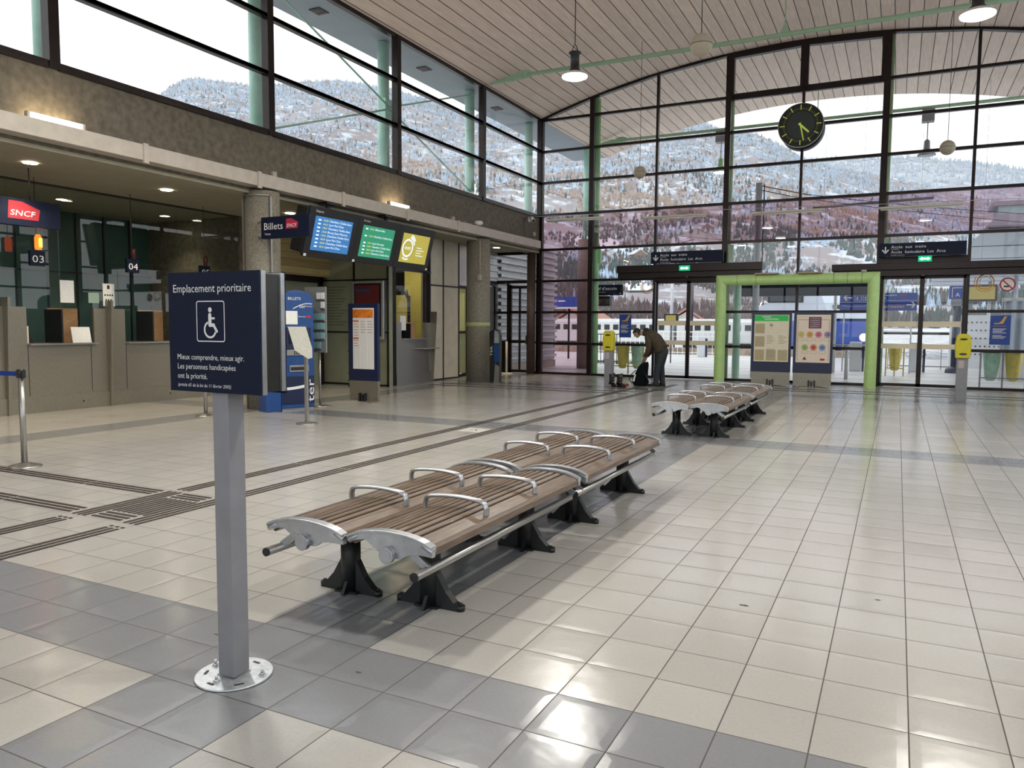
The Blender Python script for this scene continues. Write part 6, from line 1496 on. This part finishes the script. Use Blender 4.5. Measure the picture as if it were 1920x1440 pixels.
for s in (-1, 1):
    sh = nv(-5.80, PY+s*.17, 1.32, .058, .058, s2); el = nv(-5.76, PY+s*.20, 1.00, .042, .042, sh); wr = nv(-5.90, PY+s*.11, .765, .026, .026, el); pm = nv(-5.935, PY+s*.085, .70, .034, .026, wr)
    for k in range(4):
        a = nv(-5.95+.018*(k-1.5), PY+s*(.075-.004*k), .655, .0095, .0095, pm); b_ = nv(-5.962+.017*(k-1.5), PY+s*(.055-.004*k), .625-.004*(k in (1, 2)), .0088, .0088, a); nv(-5.955+.016*(k-1.5), PY+s*(.035-.004*k), .612, .008, .008, b_)
    a = nv(-5.905, PY+s*.06, .70, .011, .011, pm); nv(-5.895, PY+s*.035, .67, .0095, .0095, a)
body = skinmesh('body', skin, V, Eg, man)
# face: brow, nose, mouth, chin, ear as sculpted pieces of the head
b = MB()
def ell(b, c, r, n=14, m=10):
    c = Vector(c); vs = []; 
    for i in range(m+1):
        th = PI*i/m
        for k in range(n): ph = 2*PI*k/n; vs.append(c+Vector((r[0]*math.sin(th)*math.cos(ph), r[1]*math.sin(th)*math.sin(ph), r[2]*math.cos(th))))
    o = b.smooth; b.smooth = True; b.add(vs, [(i*n+k, (i+1)*n+k, (i+1)*n+(k+1) % n, i*n+(k+1) % n) for i in range(m) for k in range(n)]); b.smooth = o; return b

hu = Vector((-.60, 0, .80)).normalized(); hn = Vector((-.80, 0, -.60)).normalized(); HC = Vector((-6.150, PY, 1.385))
def hell(b, cu, cn, cy, ru, rn, ry, n=18, m=12):
    c = HC+hu*cu+hn*cn+Y_*cy; vs = []
    for i in range(m+1):
        th = PI*i/m
        for k in range(n): ph = 2*PI*k/n; vs.append(c+hn*(rn*math.sin(th)*math.cos(ph))+Y_*(ry*math.sin(th)*math.sin(ph))+hu*(ru*math.cos(th)))
    o = b.smooth; b.smooth = True; b.add(vs, [(i*n+k, (i+1)*n+k, (i+1)*n+(k+1) % n, i*n+(k+1) % n) for i in range(m) for k in range(n)]); b.smooth = o; return b
hell(b, .0, .0, 0, .108, .094, .076); hell(b, -.055, .032, 0, .054, .050, .052); hell(b, -.078, .056, 0, .026, .028, .032); hell(b, -.030, .050, 0, .045, .045, .058)
hell(b, -.014, .096, 0, .024, .017, .012); hell(b, -.024, .104, 0, .012, .012, .013); hell(b, .022, .078, 0, .012, .020, .048)
hell(b, -.052, .080, 0, .007, .012, .022)
b.build('face', skin, man)
for s in (-1, 1):
    hell(MB(), .004, .084, s*.028, .006, .009, .011).build('eye', 'blackpl', man); hell(MB(), -.008, -.012, s*.078, .032, .020, .009).build('ear', skin, man)
b = MB(); hell(b, .034, -.026, 0, .100, .094, .084, 22, 14); hell(b, .055, .030, 0, .060, .062, .070); hell(b, -.020, -.045, 0, .075, .060, .076); b.build('hair', hairm, man)
# jacket: lofted torso and sleeves
def loft(b, secs_, n=16):
    # secs: centre, half width along Y, half depth, direction of depth
    vs = []
    for c, a, d, nd in secs_:
        c = Vector(c); nd = Vector(nd).normalized()
        for k in range(n): t_ = 2*PI*k/n; vs.append(c+Y_*a*math.cos(t_)+nd*d*math.sin(t_))
    o = b.smooth; b.smooth = True; m = len(secs_)
    b.add(vs, [(i*n+k, i*n+(k+1) % n, (i+1)*n+(k+1) % n, (i+1)*n+k) for i in range(m-1) for k in range(n)]+[tuple(range(n))[::-1], tuple((m-1)*n+k for k in range(n))]); b.smooth = o
    return b
b = MB()
loft(b, [((-5.50, PY, .90), .195, .17, (.95, 0, .35)), ((-5.50, PY, .98), .205, .185, (.9, 0, .45)), ((-5.555, PY, 1.10), .20, .17, (.82, 0, .57)), ((-5.64, PY, 1.215), .215, .175, (.7, 0, .72)), ((-5.745, PY, 1.305), .235, .165, (.5, 0, .86)), ((-5.84, PY, 1.355), .20, .13, (.25, 0, .97)), ((-5.93, PY, 1.385), .10, .085, (.1, 0, 1)), ((-5.975, PY, 1.39), .085, .08, (0, 0, 1))], 24)
tail = [((-5.36, PY, 1.05), .16, .06, (.5, 0, .86)), ((-5.31, PY, 1.06), .10, .03, (.5, 0, .86))]
loft(b, [((-5.47, PY, 1.02), .19, .12, (.6, 0, .8))]+tail, 20)
b.build('jacket', jacket, man)
ell(ell(MB(), (-5.905, PY, 1.475), (.085, .10, .055), 18, 12), (-5.86, PY, 1.46), (.09, .13, .05), 18, 12).build('hood', mat('dark_hood_cloth', (.028, .022, .018), .85), man)
b = MB(); loft(b, [((-6.005, PY, 1.39), .075, .075, (-.2, 0, 1)), ((-6.03, PY, 1.392), .07, .07, (-.3, 0, 1))], 16); b.build('collar', mat('pale_grey_scarf', (.35, .35, .36), .8), man)
for s in (-1, 1):
    b = MB(); loft(b, [((-5.79, PY+s*.14, 1.36), .08, .10, (1, 0, 0)), ((-5.80, PY+s*.19, 1.27), .072, .088, (1, 0, .1)), ((-5.775, PY+s*.205, 1.12), .062, .076, (1, 0, .1)), ((-5.765, PY+s*.205, .99), .058, .070, (.93, 0, -.3)), ((-5.825, PY+s*.165, .88), .05, .058, (.85, 0, -.5)), ((-5.885, PY+s*.125, .79), .042, .046, (.85, 0, -.5)), ((-5.90, PY+s*.115, .77), .036, .038, (.85, 0, -.5))], 16)
    b.build('sleeve', jacket, man)
b = MB(); loft(b, [((-5.46, PY, 1.00), .17, .14, (1, 0, 0)), ((-5.455, PY, .90), .18, .15, (1, 0, 0)), ((-5.46, PY, .82), .17, .135, (1, 0, .1))], 20)
for s in (-1, 1):
    dx = .10 if s > 0 else 0
    loft(b, [((-5.455, PY+s*.09, .90), .10, .13, (1, 0, 0)), ((-5.48, PY+s*.10, .74), .095, .12, (1, 0, .2)), ((-5.545+dx*.3, PY+s*.11, .52), .075, .088, (1, 0, .15)), ((-5.565+dx*.7, PY+s*.12, .30), .068, .078, (1, 0, 0)), ((-5.575+dx, PY+s*.12, .09), .062, .072, (1, 0, 0)), ((-5.575+dx, PY+s*.12, .055), .062, .072, (1, 0, 0))], 16)
b.build('trousers', jeans, man)
for s in (-1, 1):
    dx = .10 if s > 0 else 0
    b = MB(); loft(b, [((-5.50+dx, PY+s*.12, .045), .035, .035, (0, 0, 1)), ((-5.545+dx, PY+s*.12, .055), .048, .055, (0, 0, 1)), ((-5.66+dx, PY+s*.12, .045), .05, .043, (0, 0, 1)), ((-5.76+dx, PY+s*.12, .035), .045, .033, (0, 0, 1)), ((-5.80+dx, PY+s*.12, .028), .03, .022, (0, 0, 1))], 14)
    sh_ = b.build('shoe', 'blackpl', man); MB().box(-5.80+dx, -5.50+dx, PY+s*.12-.048, PY+s*.12+.048, .0, .018).build('sole', 'rubber', sh_, bevel=.006)
# backpack
t = thing('backpack', 'black backpack standing on the floor under the man\'s hands', 'backpack', (-6.0, PY, 0))
b = MB(); loft(b, [((-6.02, PY-.02, .0), .15, .17, (1, 0, 0)), ((-6.02, PY-.02, .04), .17, .20, (1, 0, 0)), ((-6.03, PY-.02, .18), .175, .20, (1, 0, .1)), ((-6.00, PY-.02, .36), .165, .175, (1, 0, .2)), ((-5.96, PY-.02, .50), .15, .15, (1, 0, .25)), ((-5.935, PY-.02, .58), .12, .12, (1, 0, .3)), ((-5.93, PY-.02, .615), .07, .08, (1, 0, .3))], 22)
b.build('bag_body', mat('black_nylon', (.006, .007, .009), .9, spec=.1, var=.3, scale=30, bump=.004), t)
b = MB(); loft(b, [((-6.17, PY-.05, .06), .10, .07, (1, 0, .2)), ((-6.16, PY-.05, .20), .11, .075, (1, 0, .2)), ((-6.10, PY-.05, .32), .09, .05, (1, 0, .2))], 16); b.build('front_pocket', mat('black_pocket', (.012, .013, .016), .6), t)
b = MB(); b.bar((-6.17, PY-.17, .12), (-6.12, PY-.155, .30), .05, .004, (0, -1, 0)); b.build('pale_patch', 'paper', t)
b = MB().tube([(-6.24, PY-.10, .06), (-6.30, PY-.12, .16), (-6.24, PY-.13, .30), (-6.12, PY-.12, .42)], .013, 8).tube([(-5.86, PY-.13, .05), (-5.76, PY-.16, .10), (-5.80, PY-.16, .22), (-5.90, PY-.14, .38)], .014, 8); b.build('strap', 'blackpl', t, kind='stuff')
MB().tube([(-5.97, PY-.03, .60), (-5.96, PY-.03, .655), (-5.92, PY-.03, .655), (-5.90, PY-.03, .60)], .009, 8).build('carry_handle', 'blackpl', t)
b = MB(); ell(b, (-6.38, PY-.3, .022), (.10, .06, .022)); ell(b, (-6.31, PY-.28, .03), (.06, .05, .028)); tag(b.build('red_cloth', mat('red_fabric', (.32, .03, .03), .8)), 'small crumpled red cloth on the floor left of the backpack', 'cloth')
# ski boots
bootm = mat('black_boot_shell', (.012, .012, .013), .4, var=.2, scale=20)
for i, (x, y, lb_) in enumerate(((-6.60, 18.95, 'left one of the two black ski boots beside the yellow dispenser'), (-6.36, 18.88, 'right one of the two black ski boots, the one with a reddish toe'))):
    t = thing('ski_boot', lb_, 'ski boot', (x, y, 0), 'pair of ski boots')
    d = Vector((.30, -.05)) if i == 0 else Vector((.10, -.12))
    b = MB(); loft(b, [((x-.03, y, .06), .055, .075, (1, 0, 0)), ((x-.01, y, .14), .056, .07, (1, 0, 0)), ((x+.0, y, .24), .062, .075, (1, 0, .15)), ((x+.0, y, .33), .066, .085, (1, 0, .2)), ((x+.0, y, .335), .05, .065, (1, 0, .2))], 18)
    sx = .6 if i == 0 else .75
    loft(b, [((x-.09*sx, y+.02, .055), .045, .045, (0, 0, 1)), ((x, y, .075), .055, .07, (0, 0, 1)), ((x+.12*sx, y-.06, .06), .055, .052, (0, 0, 1)), ((x+.2*sx, y-.10, .05), .05, .04, (0, 0, 1)), ((x+.235*sx, y-.115, .045), .03, .025, (0, 0, 1))], 14)
    b.build('shell', bootm, t)
    MB().prism([(-.11, 0), (.20, 0), (.20, .02), (.10, .03), (-.03, .03), (-.11, .02)], (x, y+.01, 0), Vector((.93, -.36, 0)) if i == 0 else Vector((.9, -.43, 0)), Z_, (.0, .05, 0)).build('sole', 'rubber', t)
    for z in (.12, .19, .26): MB().bar((x+.03, y-.075, z), (x+.085, y-.055, z+.01), .012, .022).build('buckle', 'frame2', t)
    MB().tube([(x+.07*math.cos(q), y+.06*math.sin(q), .335+.012*math.cos(q)) for q in [2*PI*k/16 for k in range(16)]], .012, 8, closed=True).build('liner', mat('pink_grey_liner', (.25, .18, .17), .7), t)
    if i: MB().box(x+.10, x+.17, y-.14, y-.09, .03, .07).build('toe_patch', mat('dark_red_toe', (.16, .02, .02), .5), t)
